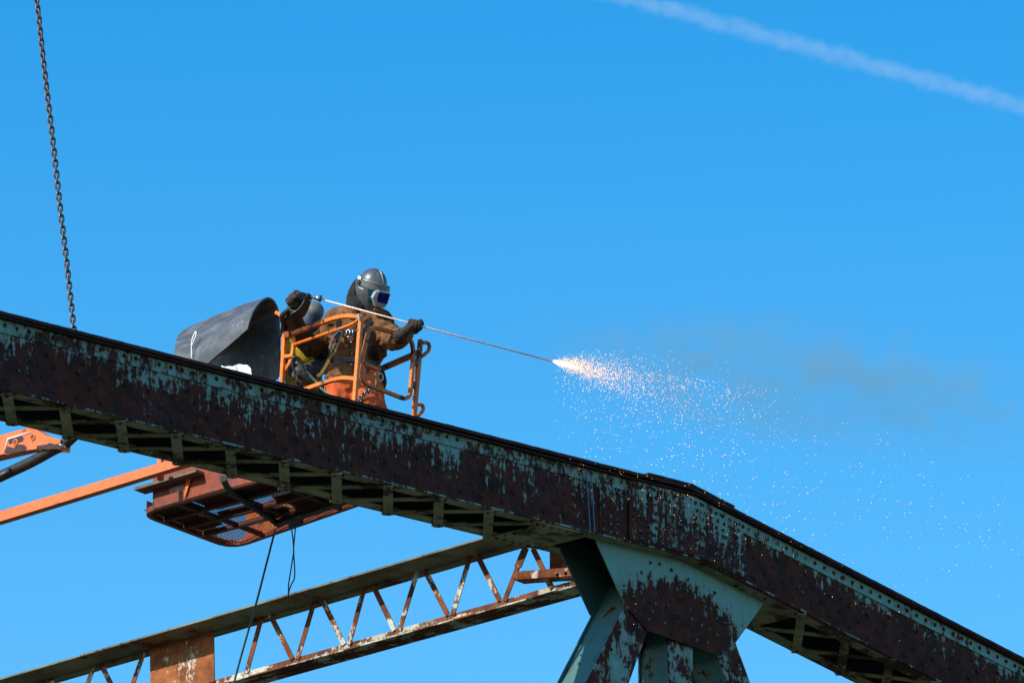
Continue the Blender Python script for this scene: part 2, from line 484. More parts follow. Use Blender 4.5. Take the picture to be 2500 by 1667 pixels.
# ------------------------------------------------------------------ ground
b_ = NB('ground_earth')
vo_ = b_.coords()
g1 = b_.noise(vo_, .02, 8, .6); g2 = b_.noise(vo_, 1.2, 6, .6)
c_ = b_.mix(b_.step(g1, .42, .58), (.035, .045, .02), (.02, .032, .012))
c_ = b_.mix(b_.math('MULTIPLY', g2, .5), c_, (.05, .045, .03))
M['ground'] = b_.bsdf(c_, .95)
g = MB(); S_ = 12000
g.add([(-S_, -S_, 0), (S_, -S_, 0), (S_, S_, 0), (-S_, S_, 0)], [(0, 1, 2, 3)])
put('ground', g, M['ground'], base=(0, 0, 0), kind='structure')

# ------------------------------------------------------------------ bridge
CW = .62                                   # chord width (y from 0 to CW)
OV = .07                                   # overhang of the cover plate
PT = .028                                  # thickness of the cover plate
XL, XR = -8.4, 9.2
T0, TN, T1 = ony(0, 758, -OV), ony(1688, 1186, -OV), ony(2500, 1604, -OV)
B0, BN, B1 = ony(0, 949, 0), ony(1714, 1366, 0), ony(2258, 1645, 0)
def ctop(x):
    a, b = (T0, TN) if x < TN.x else (TN, T1)
    return a.z+(b.z-a.z)*(x-a.x)/(b.x-a.x)
def wtop(x): return ctop(x)-PT
def wbot(x):
    a, b = (B0, BN) if x < BN.x else (BN, B1)
    return a.z+(b.z-a.z)*(x-a.x)/(b.x-a.x)
def wuv(p):
    return (p.x, (wtop(p.x)-p.z)/(wtop(p.x)-wbot(p.x)))
def cpt(x, s, y):                          # s: 0 top of web .. 1 bottom
    return V((x, y, wtop(x)+(wbot(x)-wtop(x))*s))

bridge = thing('truss_bridge', 'old riveted steel truss bridge with peeling teal paint over dark rust', 'bridge', (BN.x, CW/2, BN.z))
riv = MB()
rr, RS = .0185, 8
rows = []
for th in (90, 62, 30):
    rows.append([V((rr*math.sin(rad(th))*math.cos(2*math.pi*j/RS), -rr*.85*math.cos(rad(th)), rr*math.sin(rad(th))*math.sin(2*math.pi*j/RS))) for j in range(RS)])
riv.grid(rows, closed=True)
riv.add([(0, -rr*.85, 0)]+rows[-1], [(0, j+1, (j+1) % RS+1) for j in range(RS)], sm=True)
RIV = riv.mesh('rivet', V((0, 0, 0)), (M['rivet'],))
def rivets(parent, pts):
    for p in pts:
        j = V((RNG.uniform(-.004, .004), 0, RNG.uniform(-.004, .004)))
        o = copy_mesh('rivet', RIV, parent, V(p)+j, (0, RNG.uniform(0, 6), 0))
        s_ = RNG.uniform(.85, 1.12); o.scale = (s_, s_, s_)
def rivet_stuff(parent, pts, under=False, mat='rivet'):
    m_ = MB()
    for p in pts:
        p = V(p)
        X, Y, Z = (V((1, 0, 0)), V((0, -1, 0)), V((0, 0, 1))) if not under else (V((1, 0, 0)), V((0, 0, -1)), V((0, 1, 0)))
        m_.ball(p, rr*RNG.uniform(.9, 1.1), rr*.85, rr, 7, 6, (X, Y, Z))
    return put('rivets', m_, M[mat], parent, kind='stuff')

def strip(xs, f0, f1, y0, y1, uv=True):
    """plate following the chord, between height functions f0 (top) and f1 (bottom)"""
    m_ = MB()
    for a, b in zip(xs[:-1], xs[1:]):
        m_.slab([(a, y0, f0(a)), (b, y0, f0(b)), (b, y0, f1(b)), (a, y0, f1(a))], (0, y1-y0, 0), wuv if uv else None)
    return m_
def rag(m_, amp, sel=lambda p: True):
    for p in m_.v:
        if sel(p):
            q = p*1.0
            p.z += amp*(mn.noise(V((q.x*14, q.y*3, 2)))+.6*mn.noise(V((q.x*41, 1, q.y))))
            p.y += amp*.6*mn.noise(V((q.x*17, 7, 3)))
    return m_
XM = .5*(TN.x+BN.x)
for seg, (xa, xb) in enumerate(((XL, XM), (XM, XR))):
    lv = seg == 0
    web = strip([xa, xb] if True else None, wtop, wbot, 0, .014)
    far = strip([xa, xb], wtop, wbot, CW-.014, CW)
    chord = put('top_chord', web, M['web'] if lv else M['web_slope'], bridge)
    put('far_web', far, M['inner'], chord)
    n_ = int((xb-xa)/.06)
    xs = [xa+(xb-xa)*i/n_ for i in range(n_+1)]
    cov = MB()
    for a, b in zip(xs[:-1], xs[1:]):
        cov.slab([(a, -OV, ctop(a)), (b, -OV, ctop(b)), (b, -OV, wtop(b)+.001), (a, -OV, wtop(a)+.001)], (0, CW+2*OV, 0))
    rag(cov, .0035, lambda p: p.y < 0)
    put('cover_plate', cov, M['cover'], chord)
    ang = strip([xa, xb], lambda x: wtop(x)-.001, lambda x: wtop(x)-.112, -.012, -.0005)
    put('flange_angle', ang, M['angle'] if lv else M['angle_slope'], chord)
    # horizontal leg of the angle under the cover plate
    leg = strip([xa, xb], lambda x: wtop(x)-.0015, lambda x: wtop(x)-.012, -.058, -.0125)
    put('flange_leg', leg, M['cover'], chord)
    bf = strip([xa, xb], lambda x: wbot(x)+.014, lambda x: wbot(x)+.001, .0145, .125)
    put('bottom_flange', bf, M['under'], chord)
    bf2 = strip([xa, xb], lambda x: wbot(x)+.014, lambda x: wbot(x)+.001, CW-.125, CW-.0145)
    put('bottom_flange', bf2, M['under'], chord)
    lip = strip([xs[i] for i in range(0, len(xs), 2)]+[xb], lambda x: wbot(x)+.012, lambda x: wbot(x)-.004, -.010, .0005)
    rag(lip, .003)
    put('bottom_lip', lip, M['member'], chord)
    if lv: CH0 = chord
    else: CH1 = chord

# lacing bars under the chord (double lacing, pitch = .635 m)
def lacing(chord, x0, n, step, stop_lo, stop_hi):
    for k in range(n):
        for sgn, dz in ((1, -.018), (-1, -.008)):
            xa, xb = x0+k*step, x0+(k+sgn)*step
            if min(xa, xb) < stop_lo or max(xa, xb) > stop_hi: continue
            a = V((xa, .045, wbot(xa)+dz)); b = V((xb, CW-.045, wbot(xb)+dz))
            t = (b-a).normalized(); wv = t.cross(V((0, 0, 1))).normalized()
            m_ = MB().bar(a-t*.05, b+t*.05, wv*.040, V((0, 0, .0045)))
            o = put('lacing_bar', m_, M['under'], chord)
    pts = []
    for k in range(n):
        xa = x0+k*step
        if stop_lo <= xa <= stop_hi:
            for yy in (.05, CW-.05):
                pts += [(xa, yy, wbot(xa)-.024), (xa+.075, yy, wbot(xa+.075)-.004), (xa-.075, yy, wbot(xa-.075)-.004)]
    rivet_stuff(chord, pts, True)
STEP = .632
lacing(CH0, -3.40-STEP*7, 14, STEP, -8.3, .60)
lacing(CH1, 3.95, 9, STEP, 3.9, 9.2)
# stay plates
def batten(chord, xa, xb):
    m_ = strip([xa, xb], lambda x: wbot(x)-.001, lambda x: wbot(x)-.013, .012, CW-.012)
    o = put('batten_plate', m_, M['under'], chord)
    pts = []
    for yy in (.06, CW-.06):
        for i in range(6):
            x = xa+.06+(xb-xa-.12)*i/5
            pts.append((x, yy, wbot(x)-.014))
    for i in range(1, 5):
        pts.append((xa+.05, .06+(CW-.12)*i/5, wbot(xa+.05)-.014))
    rivet_stuff(o, pts, True)
batten(CH0, .43, 1.06)
batten(CH1, 3.12, 3.95)

# splice plates over the node and their rivets
def xat(px, py, y=0): return ony(px, py, y).x
sx0, sx1 = xat(1532, 1240), xat(1818, 1340)
spl = strip([sx0, XM, sx1], lambda x: wtop(x)-.02, lambda x: wbot(x)+.015, -.021, -.0125)
def suv(p): return ((p.x-sx0)/(sx1-sx0), wuv(p)[1])
for i, p in enumerate(spl.v): spl.uv[i] = suv(p)
splice = put('splice_plate', spl, M['splice'], CH0)
pts = []
nx = 17
for i in range(nx):
    x = sx0+.05+(sx1-sx0-.1)*i/(nx-1)
    for j in range(8):
        s_ = .13+.80*j/7
        if i in (8,) : continue
        if RNG.random() < .06: continue
        pts.append((x+(.5 if j % 2 else 0)*.04, -.022, cpt(x, s_, 0).z))
rivets(splice, pts)
# small splice plate left of the main one
px0, px1 = xat(1462, 1220), xat(1528, 1240)
sp2 = strip([px0, px1], lambda x: wtop(x)-.115, lambda x: wbot(x)+.015, -.008, -.0005)
sp2o = put('splice_plate', sp2, M['web'], CH0)
rivets(sp2o, [(x, -.009, cpt(x, s_, 0).z) for x in (px0+.06, px0+.15, px0+.24) for s_ in (.3, .42, .55, .68, .8, .92)])
# joint with two pale drip strips
for d in (0, 11):
    a = ony(1432+d, 1150, -.016); b = ony(1441+d, 1298, -.016)
    m_ = MB().bar(a, b, V((.004, 0, 0)), V((0, .003, 0)))
    put('joint_strip', m_, M['drip'], CH0)
# extra cover plate over the node
ex0, ex1 = xat(1583, 1158, -OV), xat(1793, 1234, -OV)
n_ = 20
xs = sorted([ex0+(ex1-ex0)*i/n_ for i in range(n_+1)]+[TN.x])
ec = MB()
for a, b in zip(xs[:-1], xs[1:]):
    ec.slab([(a, -OV-.004, ctop(a)+.022), (b, -OV-.004, ctop(b)+.022), (b, -OV-.004, ctop(b)+.0015), (a, -OV-.004, ctop(a)+.0015)], (0, CW+2*OV, 0))
rag(ec, .003, lambda p: p.y < 0)
put('cover_plate', ec, M['cover'], CH0)
# rivet rows along the chord (top angle row and three staggered web rows)
NRIV = len([o for o in bpy.data.objects if o.name.startswith('rivet') and not o.name.startswith('rivets')])
top_pts = []
x = -6.3
while x < 7.4:
    top_pts.append((x, -.0125, wtop(x)-.058)); x += .133
near_row = [p for p in top_pts if -1.2 < p[0] < 4.0]
rest_row = [p for p in top_pts if not (-1.2 < p[0] < 4.0)]
rivets(CH0, [p for p in near_row if p[0] < XM])
rivets(CH1, [p for p in near_row if p[0] >= XM])
for ch, lo, hi in ((CH0, -6.4, px0), (CH1, sx1, 7.5)):
    pts = [p for p in rest_row if lo <= p[0] <= hi]
    for s_, off in ((.36, .05), (.51, .13), (.69, 0), (.86, .13)):
        x = lo+off
        while x < hi-.03:
            pts.append((x, -.001, cpt(x, s_, 0).z)); x += .267 if s_ > .4 else .4
    rivet_stuff(ch, pts, False, 'rivet_dark')

# gusset plates below the node
def gp(y): return [ony(px, py, .12)+V((0, y-.12, 0)) for px, py in ((1449, 1290), (1457, 1323), (1527, 1477), (1581, 1538.6), (1749.6, 1598.5), (1794.5, 1570), (1863.8, 1473), (1890, 1436), (1714, 1350))]
gx = [p.x for p in gp(.12)]; gz = [p.z for p in gp(.12)]
def guv(p):
    u = (p.x-min(gx))/(max(gx)-min(gx)); v = (wbot(p.x)-p.z)/.72
    d = ((u-.47)/.40)**2+(max(0, .66-v)/.46)**2
    return (u, max(-1.2, 1.15-d))
def gusset(y, mat):
    m_ = MB(); poly = gp(y)
    # fan-subdivided so the paint line can bend with the outline
    c = sum(poly, V((0, 0, 0)))/len(poly)
    n = len(poly); N_ = 7
    for e_ in (0, .012):
        rows = []
        for k in range(N_+1):
            rows.append([c+(poly[i % n]+(poly[(i+1) % n]-poly[i % n])*(j/4)-c)*(k/N_)+V((0, e_, 0)) for i in range(n) for j in range(4)])
        fs = MB().grid(rows, sm=False, closed=True)
        m_.add(fs.v, fs.f, [guv(p) for p in fs.v])
    m_.slab(poly, (0, .012, 0), guv)
    m_.f = [f for i, f in enumerate(m_.f) if not (i >= len(m_.f)-n-2 and len(f) == n)]
    m_.mi = [0]*len(m_.f); m_.sm = [False]*len(m_.f)
    return put('gusset_plate', m_, mat, bridge)
G0 = gusset(.12, M['gusset'])
G1 = gusset(CW-.13, M['inner'])
gr = []
for zx, zy in ((1360,790),(1300,780),(1245,850),(1290,905),(1240,920),(1195,1015),(1305,1040),(1340,1050),(1245,975),(1280,1095),(1320,1100),(1205,1095),(1265,1150),(1300,1155),
               (1440,830),(1470,890),(1545,885),(1480,960),(1540,950),(1500,1010),(1475,1105),(1565,1080),(1480,1165),(1555,1190),(1575,1150),(1455,1250),(1540,1250),
               (1720,980),(1650,1050),(1700,1080),(1740,1150),(1640,1190),(1690,1210),(1740,1250),(1610,1290),(1680,1300),(1790,1180),(1800,1230),(1820,1270),(1325,990),(1365,940),(1420,1060),(1400,1180),(1700,1000)):
    gr.append(ony(1100+zx/2.671, 1080+zy/2.671, .119))
rivets(G0, gr)

# diagonals and post below the gusset (near plate, far plate, recessed side web)
def member(name, top_l, top_r, bot_l, bot_r, ext, mat_n, riv_on=True, y0=.135, y1=.475):
    P = [ony(px, py, y0) for px, py in (top_l, top_r, bot_r, bot_l)]
    d0, d1 = (P[3]-P[0]).normalized(), (P[2]-P[1]).normalized()
    P = [P[0]-d0*.35, P[1]-d1*.35, P[2]+d1*ext, P[3]+d0*ext]
    m_ = MB().slab(P, (0, .012, 0))
    o = put(name, m_, mat_n, bridge)
    put('far_plate', MB().slab([p+V((0, y1-y0, 0)) for p in P], (0, .012, 0)), M['inner'], o)
    ins = lambda p, q, k: p+(q-p).normalized()*k
    side = [ins(P[0], P[1], .03), ins(P[3], P[2], .03)]
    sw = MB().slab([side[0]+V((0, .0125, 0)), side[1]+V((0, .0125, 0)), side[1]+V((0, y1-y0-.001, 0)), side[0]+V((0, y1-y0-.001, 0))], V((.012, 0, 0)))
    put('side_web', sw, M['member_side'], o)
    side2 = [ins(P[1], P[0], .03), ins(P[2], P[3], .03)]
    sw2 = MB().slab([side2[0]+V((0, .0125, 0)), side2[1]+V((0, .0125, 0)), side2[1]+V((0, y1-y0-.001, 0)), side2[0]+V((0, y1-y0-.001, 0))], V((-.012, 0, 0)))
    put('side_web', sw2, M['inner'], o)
    if riv_on:
        pts = []
        n = 11
        for i in range(n):
            t = .18+.6*i/(n-1)
            a = P[0]+(P[3]-P[0])*t; b = P[1]+(P[2]-P[1])*t
            for s_ in (.2, .8):
                pts.append(a+(b-a)*s_+V((0, -.001, 0)))
        rivets(o, pts)
        # rivets on the shaded side web
        m2 = MB()
        for i in range(8):
            q = side[0]+(side[1]-side[0])*(.2+.08*i)
            for yy in (.09, .24):
                m2.ball(q+V((-.001, yy, 0)), .013, .017, .017, 7, 6)
        put('rivets', m2, M['member_side'], o, kind='stuff')
    return o
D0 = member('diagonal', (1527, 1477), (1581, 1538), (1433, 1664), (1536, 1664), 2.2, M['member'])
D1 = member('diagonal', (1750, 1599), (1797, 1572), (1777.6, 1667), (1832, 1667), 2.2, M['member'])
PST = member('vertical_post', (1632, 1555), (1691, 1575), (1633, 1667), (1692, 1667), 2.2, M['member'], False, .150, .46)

# sway strut across the bridge, hung under the batten plate
SX = 2.15
U0, U1 = onx(374, 1548, SX), onx(1156, 1320, SX)      # top line of the upper chord
W0, W1 = onx(371, 1592, SX), onx(800, 1467, SX)       # its lower line
FO = .122                             # drop of the front lip seen from below
YA, YB = CW+.004, 10.2
def ln2(a, b, y): return a.z+(b.z-a.z)*(y-a.y)/(b.y-a.y)
def uz(y): return ln2(U0, U1, y)
def vz(y): return ln2(W0, W1, y)
def sz(px, py): return onx(px, py, SX)
strut = put('sway_strut', MB().slab([(SX, YA, uz(YA)-FO-.018), (SX, YB, uz(YB)-FO-.018), (SX, YB, vz(YB)+.01), (SX, YA, vz(YA)+.01)], (.012, 0, 0)), M['strut'], bridge)
fl = MB(); fr = MB()
ny = 60
for i in range(ny):
    a, b = YA+(YB-YA)*i/ny, YA+(YB-YA)*(i+1)/ny
    jit = lambda y: .003*mn.noise(V((y*9, 1, 1)))
    fl.slab([(SX-.29+jit(a), a, uz(a)-FO), (SX-.29+jit(b), b, uz(b)-FO), (SX-.29+jit(b), b, uz(b)-FO-.016), (SX-.29+jit(a), a, uz(a)-FO-.016)], (.41, 0, 0))
put('upper_flange', fl, M['strut'], strut)
up = MB()
for y0_, y1_ in ((YA, YB),):
    up.slab([(SX-.012, y0_, uz(y0_)-FO-.0165), (SX-.012, y1_, uz(y1_)-FO-.0165), (SX-.012, y1_, vz(y1_)), (SX-.012, y0_, vz(y0_))], (.011, 0, 0))
put('upper_angle', up, M['strut'], strut)
# lower chord: lit vertical legs and two horizontal legs with a gap
L0, L1 = sz(600, 1640), sz(1406, 1416)
def lz(y): return L0.z+(L1.z-L0.z)*(y-L0.y)/(L1.y-L0.y)
lo = MB(); lo2 = MB(); lo3 = MB()
for i in range(ny):
    a, b = YA+(YB-YA)*i/ny, YA+(YB-YA)*(i+1)/ny
    jit = lambda y: .004*mn.noise(V((y*11, 5, 1)))
    lo.slab([(SX-.013, a, lz(a)+jit(a)), (SX-.013, b, lz(b)+jit(b)), (SX-.013, b, lz(b)-.085), (SX-.013, a, lz(a)-.085)], (.012, 0, 0))
lower = put('lower_chord', lo, M['lower'], strut)
def leg_(x0, wd, t0, t1):
    return put('lower_leg', MB().slab([(x0, YA, lz(YA)-t0), (x0, YB, lz(YB)-t0), (x0, YB, lz(YB)-t1), (x0, YA, lz(YA)-t1)], (wd, 0, 0)), M['lower'], lower)
leg_(SX-.11, .109, .0855, .098); leg_(SX+.014, .11, .0855, .098); leg_(SX+.001, .012, .002, .085)
# lattice bars
tops = [(1280, 1302), (1160, 1366), (1032, 1402), (904, 1436), (781, 1474), (653, 1508), (243, 1630), (118, 1664)]
bots = [(1350, 1440), (1229, 1463), (1102, 1498), (972, 1535), (849, 1570), (723, 1605), (598.6, 1640)]
def lat(a, b, nm='lattice_bar'):
    A, B = sz(*a), sz(*b)
    A.x = B.x = SX-.022
    t = (B-A).normalized(); wv = t.cross(V((1, 0, 0))).normalized()
    m_ = MB()
    n = 6
    for k in range(n):
        p, q = A+(B-A)*(k/n), A+(B-A)*((k+1)/n)
        m_.bar(p-t*.0, q, wv*.024, V((.0045, 0, 0)))
    put(nm, m_, M['lattice'], strut)
for i in range(6):
    tx, ty = tops[i]
    if i > 0: lat((tx-7, ty-12), (bots[i+1][0]+7, bots[i+1][1]+4)) if i+1 < len(bots) else None
    if i > 0: lat((tx+7, ty-14), (bots[i][0]-5, bots[i][1]+4))
lat((1294, 1318), (1236, 1467)); lat((1305, 1340), (1352, 1436))
lat((356, 1592), (310, 1721))
for k in range(6):                    # the lattice goes on towards the far truss
    tx = 243-125*k; ty = 1630+.272*125*k; by = 1721+.277*125*k
    lat((tx+7, ty-10), (tx+57, by)); lat((tx-7, ty-8), (tx-58, by+.277*115))
# solid plate between the chords
pl = [sz(371, 1585), sz(526, 1540), sz(528, 1664), sz(372, 1708)]
put('web_plate', MB().slab([V((SX-.028, p.y, p.z)) for p in pl], (.012, 0, 0)), M['plate'], strut)
# cut-off lateral member near the node: angle with a ragged torn end
ca = [onx(1255, 1394, SX-.10), onx(1420, 1383, SX-.10)]
cb = MB()
n = 8
for k in range(n):
    p, q = ca[0]+(ca[1]-ca[0])*(k/n), ca[0]+(ca[1]-ca[0])*((k+1)/n)
    j = .018*RNG.uniform(-1, 1) if k == 0 else 0
    cb.slab([p+V((0, -j, 0)), q, q-V((0, 0, .060)), p-V((0, j, .060-j))], (.01, 0, 0))
    cb.slab([p-V((0, 0, .061)), q-V((0, 0, .061)), q-V((0, 0, .072)), p-V((0, j, .072))], (.15, 0, 0))
cut = put('cut_lateral', cb, M['lattice'], strut, label='torn-off stub of a lateral member with a ragged end')
rivets(cut, [V((SX-.101, p.y, p.z)) for p in (onx(1360, 1400, SX-.1), onx(1381, 1399, SX-.1))])
put('lattice_stub', MB().bar(onx(1283, 1338, SX-.06), onx(1264, 1384, SX-.06), V((0, .035, .012)), V((.005, 0, 0))), M['lattice'], strut, label='short bent stub of a cut lattice bar')
put('connection_plate', MB().slab([onx(px, py, SX+.12) for px, py in ((1342, 1340), (1400, 1350), (1400, 1400), (1342, 1395))], (.012, 0, 0)), M['plate'], strut)
put('lattice_bar', MB().bar(onx(1340, 1420, SX+.3), onx(1362, 1466, SX+.3), V((0, .03, .0)), V((.006, 0, 0))), M['lattice'], strut)
put('lattice_bar', MB().bar(onx(1376, 1424, SX+.3), onx(1350, 1464, SX+.3), V((0, .03, .0)), V((.006, 0, 0))), M['lattice'], strut)

# ------------------------------------------------------------------ boom lift basket
YN = .95
PN = ony(880, 772, YN); XN = PN.x
ZF = ony(857, 1103, YN).z
lift = thing('boom_lift', 'orange boom lift whose work basket stands behind the rusty bridge chord', 'boom lift', (XN+.4, 2.1, ZF))
bx0, bx1, by0, by1 = XN-.045, .30, YN+.03, 3.28
bxn = .02
def ex(y): return bxn+(bx1-bxn)*(y-by0)/(by1-by0)
floor_pts = arc_path([(bx0, by0, ZF), (bxn, by0, ZF), (bx1+.02, by1, ZF), (bx0, by1, ZF)], .2, 6, True)
fm = MB().sq(floor_pts, .045, .05, (0, 0, 1), True)
basket = put('basket_floor', fm, M['basket'], lift)
# expanded-metal grating as real holes
gm = MB()
gx0, gx1, gy0, gy1 = bx0+.02, bx1-.02, by0+.02, by1-.02
P_ = .034
nxg, nyg = int((gx1-gx0)/P_), int((gy1-gy0)/(P_*.62))
zg = ZF+.015
for i in range(nxg+1):
    x = gx0+(gx1-gx0)*i/nxg
    ys = gy0 if x <= bxn else min(gy1-.02, by0+(x-bxn)/(bx1-bxn)*(by1-by0)+.03)
    gm.bar((x, ys, zg), (x, gy1, zg), (.0035, 0, 0), (0, 0, .0015))
for j in range(nyg+1):
    y = gy0+(gy1-gy0)*j/nyg
    gm.bar((gx0, y, zg+.0031), (ex(y)-.02, y, zg+.0031), (0, .0028, 0), (0, 0, .0015))
put('grating', gm, M['grate'], basket, kind='stuff')
for k, x in enumerate((bx0+.27, bx0+.52, bx0+.76)):
    put('floor_joist', MB().bar((x, by0+.03, ZF-.006), (x, by1-.03, ZF-.006), (.018, 0, 0), (0, 0, .018)), M['basket_dark'], basket)
for y in (by0+.45, by0+.95, by0+1.42, by0+1.9):
    put('cross_member', MB().bar((bx0+.03, y, ZF-.002), (ex(y)-.02, y, ZF-.002), (0, .02, 0), (0, 0, .016)), M['basket_dark'], basket)
# dark sheets added on the grating to block sky and sun
for q in (((bx0+.03, 2.99), (bx0+.72, by1-.03)), ((bx0+.03, 1.0), (bx0+.40, 2.80)), ((bx0+.43, 1.0), (bxn-.04, 2.24)), ((bx0+.46, 2.44), (bx0+.62, 2.86)), ((bx0+.66, 2.30), (bx0+.86, 2.58)), ((bx0+.03, 2.84), (bx0+.34, 2.96))):
    (xa, ya), (xb, yb) = q
    put('floor_blocker', MB().slab(arc_path([(xa, ya, ZF+.022), (xb, ya, ZF+.022), (xb, yb, ZF+.022), (xa, yb, ZF+.022)], .04, 3, True), (0, 0, .008)), M['hose'], basket)
# toe boards
tb = MB()
tb.slab([(bx0-.024, by0, ZF-.012), (bx0-.024, by1-.16, ZF-.012), (bx0-.024, by1-.16, ZF+.28), (bx0-.024, by0, ZF+.28)], (-.006, 0, 0))
toe = put('toe_board', tb, M['basket'], lift)
put('decal', MB().slab([onx(px, py, bx0-.0285) for px, py in ((414, 1205), (452, 1195), (450, 1182), (414, 1192))], (-.002, 0, 0)), M['decal'], toe, label='worn pale warning label')
put('toe_board', MB().slab([(bx0+.1, by1+.021, ZF+.03), (bx1-.15, by1+.021, ZF+.03), (bx1-.15, by1+.021, ZF+.13), (bx0+.1, by1+.021, ZF+.13)], (0, .006, 0)), M['basket'], lift)
put('toe_board', MB().slab([(bxn+.05, by0+.15, ZF+.03), (bx1+.02, by1-.15, ZF+.03), (bx1+.02, by1-.15, ZF+.30), (bxn+.05, by0+.15, ZF+.30)], (.006, 0, 0)), M['orange'], lift)  # far board taller and brighter: sunlit look put into shape and colour
z1 = lambda x, y: (650+x/3.919, 620+y/3.919)
fx = lambda x, y, X=None: onx(*z1(x, y), XN if X is None else X)
fy = lambda x, y, Y=None: ony(*z1(x, y), YN if Y is None else Y)
# front rails (plane x = XN)
rail = arc_path([fx(185, 785), fx(720, 588), fx(902, 602)], .17, 8)
put('top_rail', MB().sq(rail, .034, .036, (1, 0, 0)), M['orange'], lift)
rail = arc_path([fx(262, 868), fx(830, 672), fx(888, 622)], .08, 6)
put('rail', MB().tube(rail, .0135, 8), M['orange'], lift)
rail = arc_path([fx(150, 1375), fx(700, 1180), fx(862, 1196)], .16, 8)
put('mid_rail', MB().sq(rail, .034, .034, (1, 0, 0)), M['orange'], lift)
# corner post
A, B = fy(908, 590), fy(846, 1400)
B = A+(B-A)*((A.z-ZF)/(A.z-B.z))
put('corner_post', MB().sq([A, B], .034, .034, (1, 0, 0)), M['orange'], lift)
put('post_clip', MB().bar(fx(885, 575, XN-.03), fx(885, 625, XN-.03), (0, .006, 0), (.006, 0, 0)), M['steel'], lift)
# left post and hoop
A, B = fx(185, 640), fx(150, 1225); B = A+(B-A)*1.4
put('corner_post', MB().sq([A, B], .034, .034, (1, 0, 0)), M['orange'], lift)
hp = arc_path([fx(95, 560, XN+.02), fx(150, 585, XN+.02), fx(268, 770, XN+.02), fx(255, 960, XN+.02), fx(225, 1060, XN+.02), fx(165, 1130, XN+.02)], .12, 6)
put('hoop_rail', MB().sq(hp, .030, .030, (1, 0, 0)), M['orange'], lift)
put('side_clamp', MB().bar(fx(175, 775, XN-.035), fx(222, 770, XN-.035), (0, 0, .024), (.012, 0, 0)), M['basket'], lift)
put('side_rail', MB().sq([fx(160, 985), fx(262, 970)], .028, .03, (1, 0, 0)), M['orange'], lift)
# gate loop (plane y = YN)
gt = arc_path([fy(915, 1035), fy(985, 690), fy(1372, 792), fy(1412, 905), fy(1372, 1405), fy(905, 1225), fy(925, 1040)], .10, 6)
gate = put('gate', MB().sq(gt, .030, .030, (0, 1, 0)), M['orange_worn_shade'], lift)
put('gate_bar', MB().sq([fy(920, 1045), fy(1082, 1108)], .03, .03, (0, 1, 0)), M['orange_worn_shade'], gate)
put('gate_bar', MB().sq([fy(1065, 1105), fy(1045, 1275)], .03, .03, (0, 1, 0)), M['orange_worn_shade'], gate)
put('gate_bar', MB().sq([fy(945, 1050, YN+.03), fy(927, 1235, YN+.03)], .026, .026, (0, 1, 0)), M['orange_worn_shade'], gate)
for yy in (1030, 1250):
    put('gate_hinge', MB().bar(fy(1400, yy), fy(1440, yy+8), (0, 0, .03), (0, .012, 0)), M['blacksteel'], gate)
# far post with two hoops, far rail
A, B = fy(1476, 822), fy(1414, 1545); B = A+(B-A)*((A.z-ZF)/(A.z-B.z))
put('corner_post', MB().sq([A, B], .036, .036, (0, 1, 0)), M['orange_worn_shade'], lift)
for q in (((1480, 850), (1560, 845), (1562, 925), (1480, 985)), ((1440, 1437), (1500, 1440), (1502, 1510), (1430, 1552))):
    put('hoop_rail', MB().tube(arc_path([fy(*p, YN+.03) for p in q], .06, 5), .016, 8), M['orange_worn_shade'], lift)
R0 = fy(1470, 935, YN+.02)
R1 = R0+V((0, 1.9, 0))
put('far_rail', MB().sq([fy(1478, 935, YN+.02), onx(*z1(1085, 1105), R0.x)], .042, .04, (1, 0, 0)), M['orange_worn_shade'], lift)
# boom, links and hose under the basket (vertical plane beside the basket)
XB = XN-.42
def bp(x, y): return onx(x, y, XB)
def ext(a, b, k): return b+(a-b)*k
boom = put('boom_arm', MB().slab([bp(-1600, 1428), bp(-1600, 1496), bp(0, 1110), bp(75, 1092), bp(145, 1096), bp(148, 1073), bp(110, 1062), bp(75, 1040), bp(55, 1047), bp(0, 1062)], (.13, 0, 0)), M['boom'], lift)
z8 = lambda x, y: (x/9.22, 1030+y/9.22)
pp = [onx(*z8(x, y), XB-.014) for x, y in ((95, 690), (185, 385), (690, 230), (860, 280), (1355, 400), (1345, 600), (840, 600), (560, 640), (150, 735))]
plate = put('head_plate', MB().slab(pp, (.0135, 0, 0)), M['boom'], boom)
put('plate_edge', MB().tube([onx(*z8(x, y), XB-.016) for x, y in ((90, 690), (180, 380), (690, 228))], .006, 6), M['white'], plate)
# worn primer patches on the plate
def patch(pts, name='worn_patch'):
    P = [onx(*z8(x, y), XB-.0165) for x, y in pts]
    put(name, MB().slab(P, (.002, 0, 0)), M['boom_chip'], plate)
patch([(190, 480), (200, 400), (330, 340), (480, 312), (525, 350), (515, 430), (440, 455), (300, 450), (240, 500)])
patch([(130, 620), (160, 540), (240, 560), (310, 585), (420, 500), (545, 510), (605, 570), (600, 600), (560, 635), (150, 725), (105, 680)])
patch([(820, 595), (830, 530), (930, 515), (1060, 500), (1080, 470), (1180, 480), (1210, 505), (1340, 480), (1345, 598), (1080, 590)])
for x, y in ((345, 455), (735, 340)):
    c = onx(*z8(x, y), XB-.019)
    rg = [c+V((0, .026*math.cos(a), .026*math.sin(a))) for a in [2*math.pi*k/18 for k in range(18)]]
    m_ = MB().sweep(rg, [(-.004, -.004), (.004, -.004), (.004, .004), (-.004, .004)], (1, 0, 0), True, False)
    put('pin_hole', m_, M['boom'], plate)
    d = MB(); d.add([c+V((.0005, .024*math.cos(2*math.pi*k/18), .024*math.sin(2*math.pi*k/18))) for k in range(18)], [tuple(range(18))])
    put('pin', d, M['basket'], plate)
put('cut_end', MB().ball(onx(*z8(1420, 545), XB+.03), .05, .022, .025, 9, 6), M['steel'], boom)
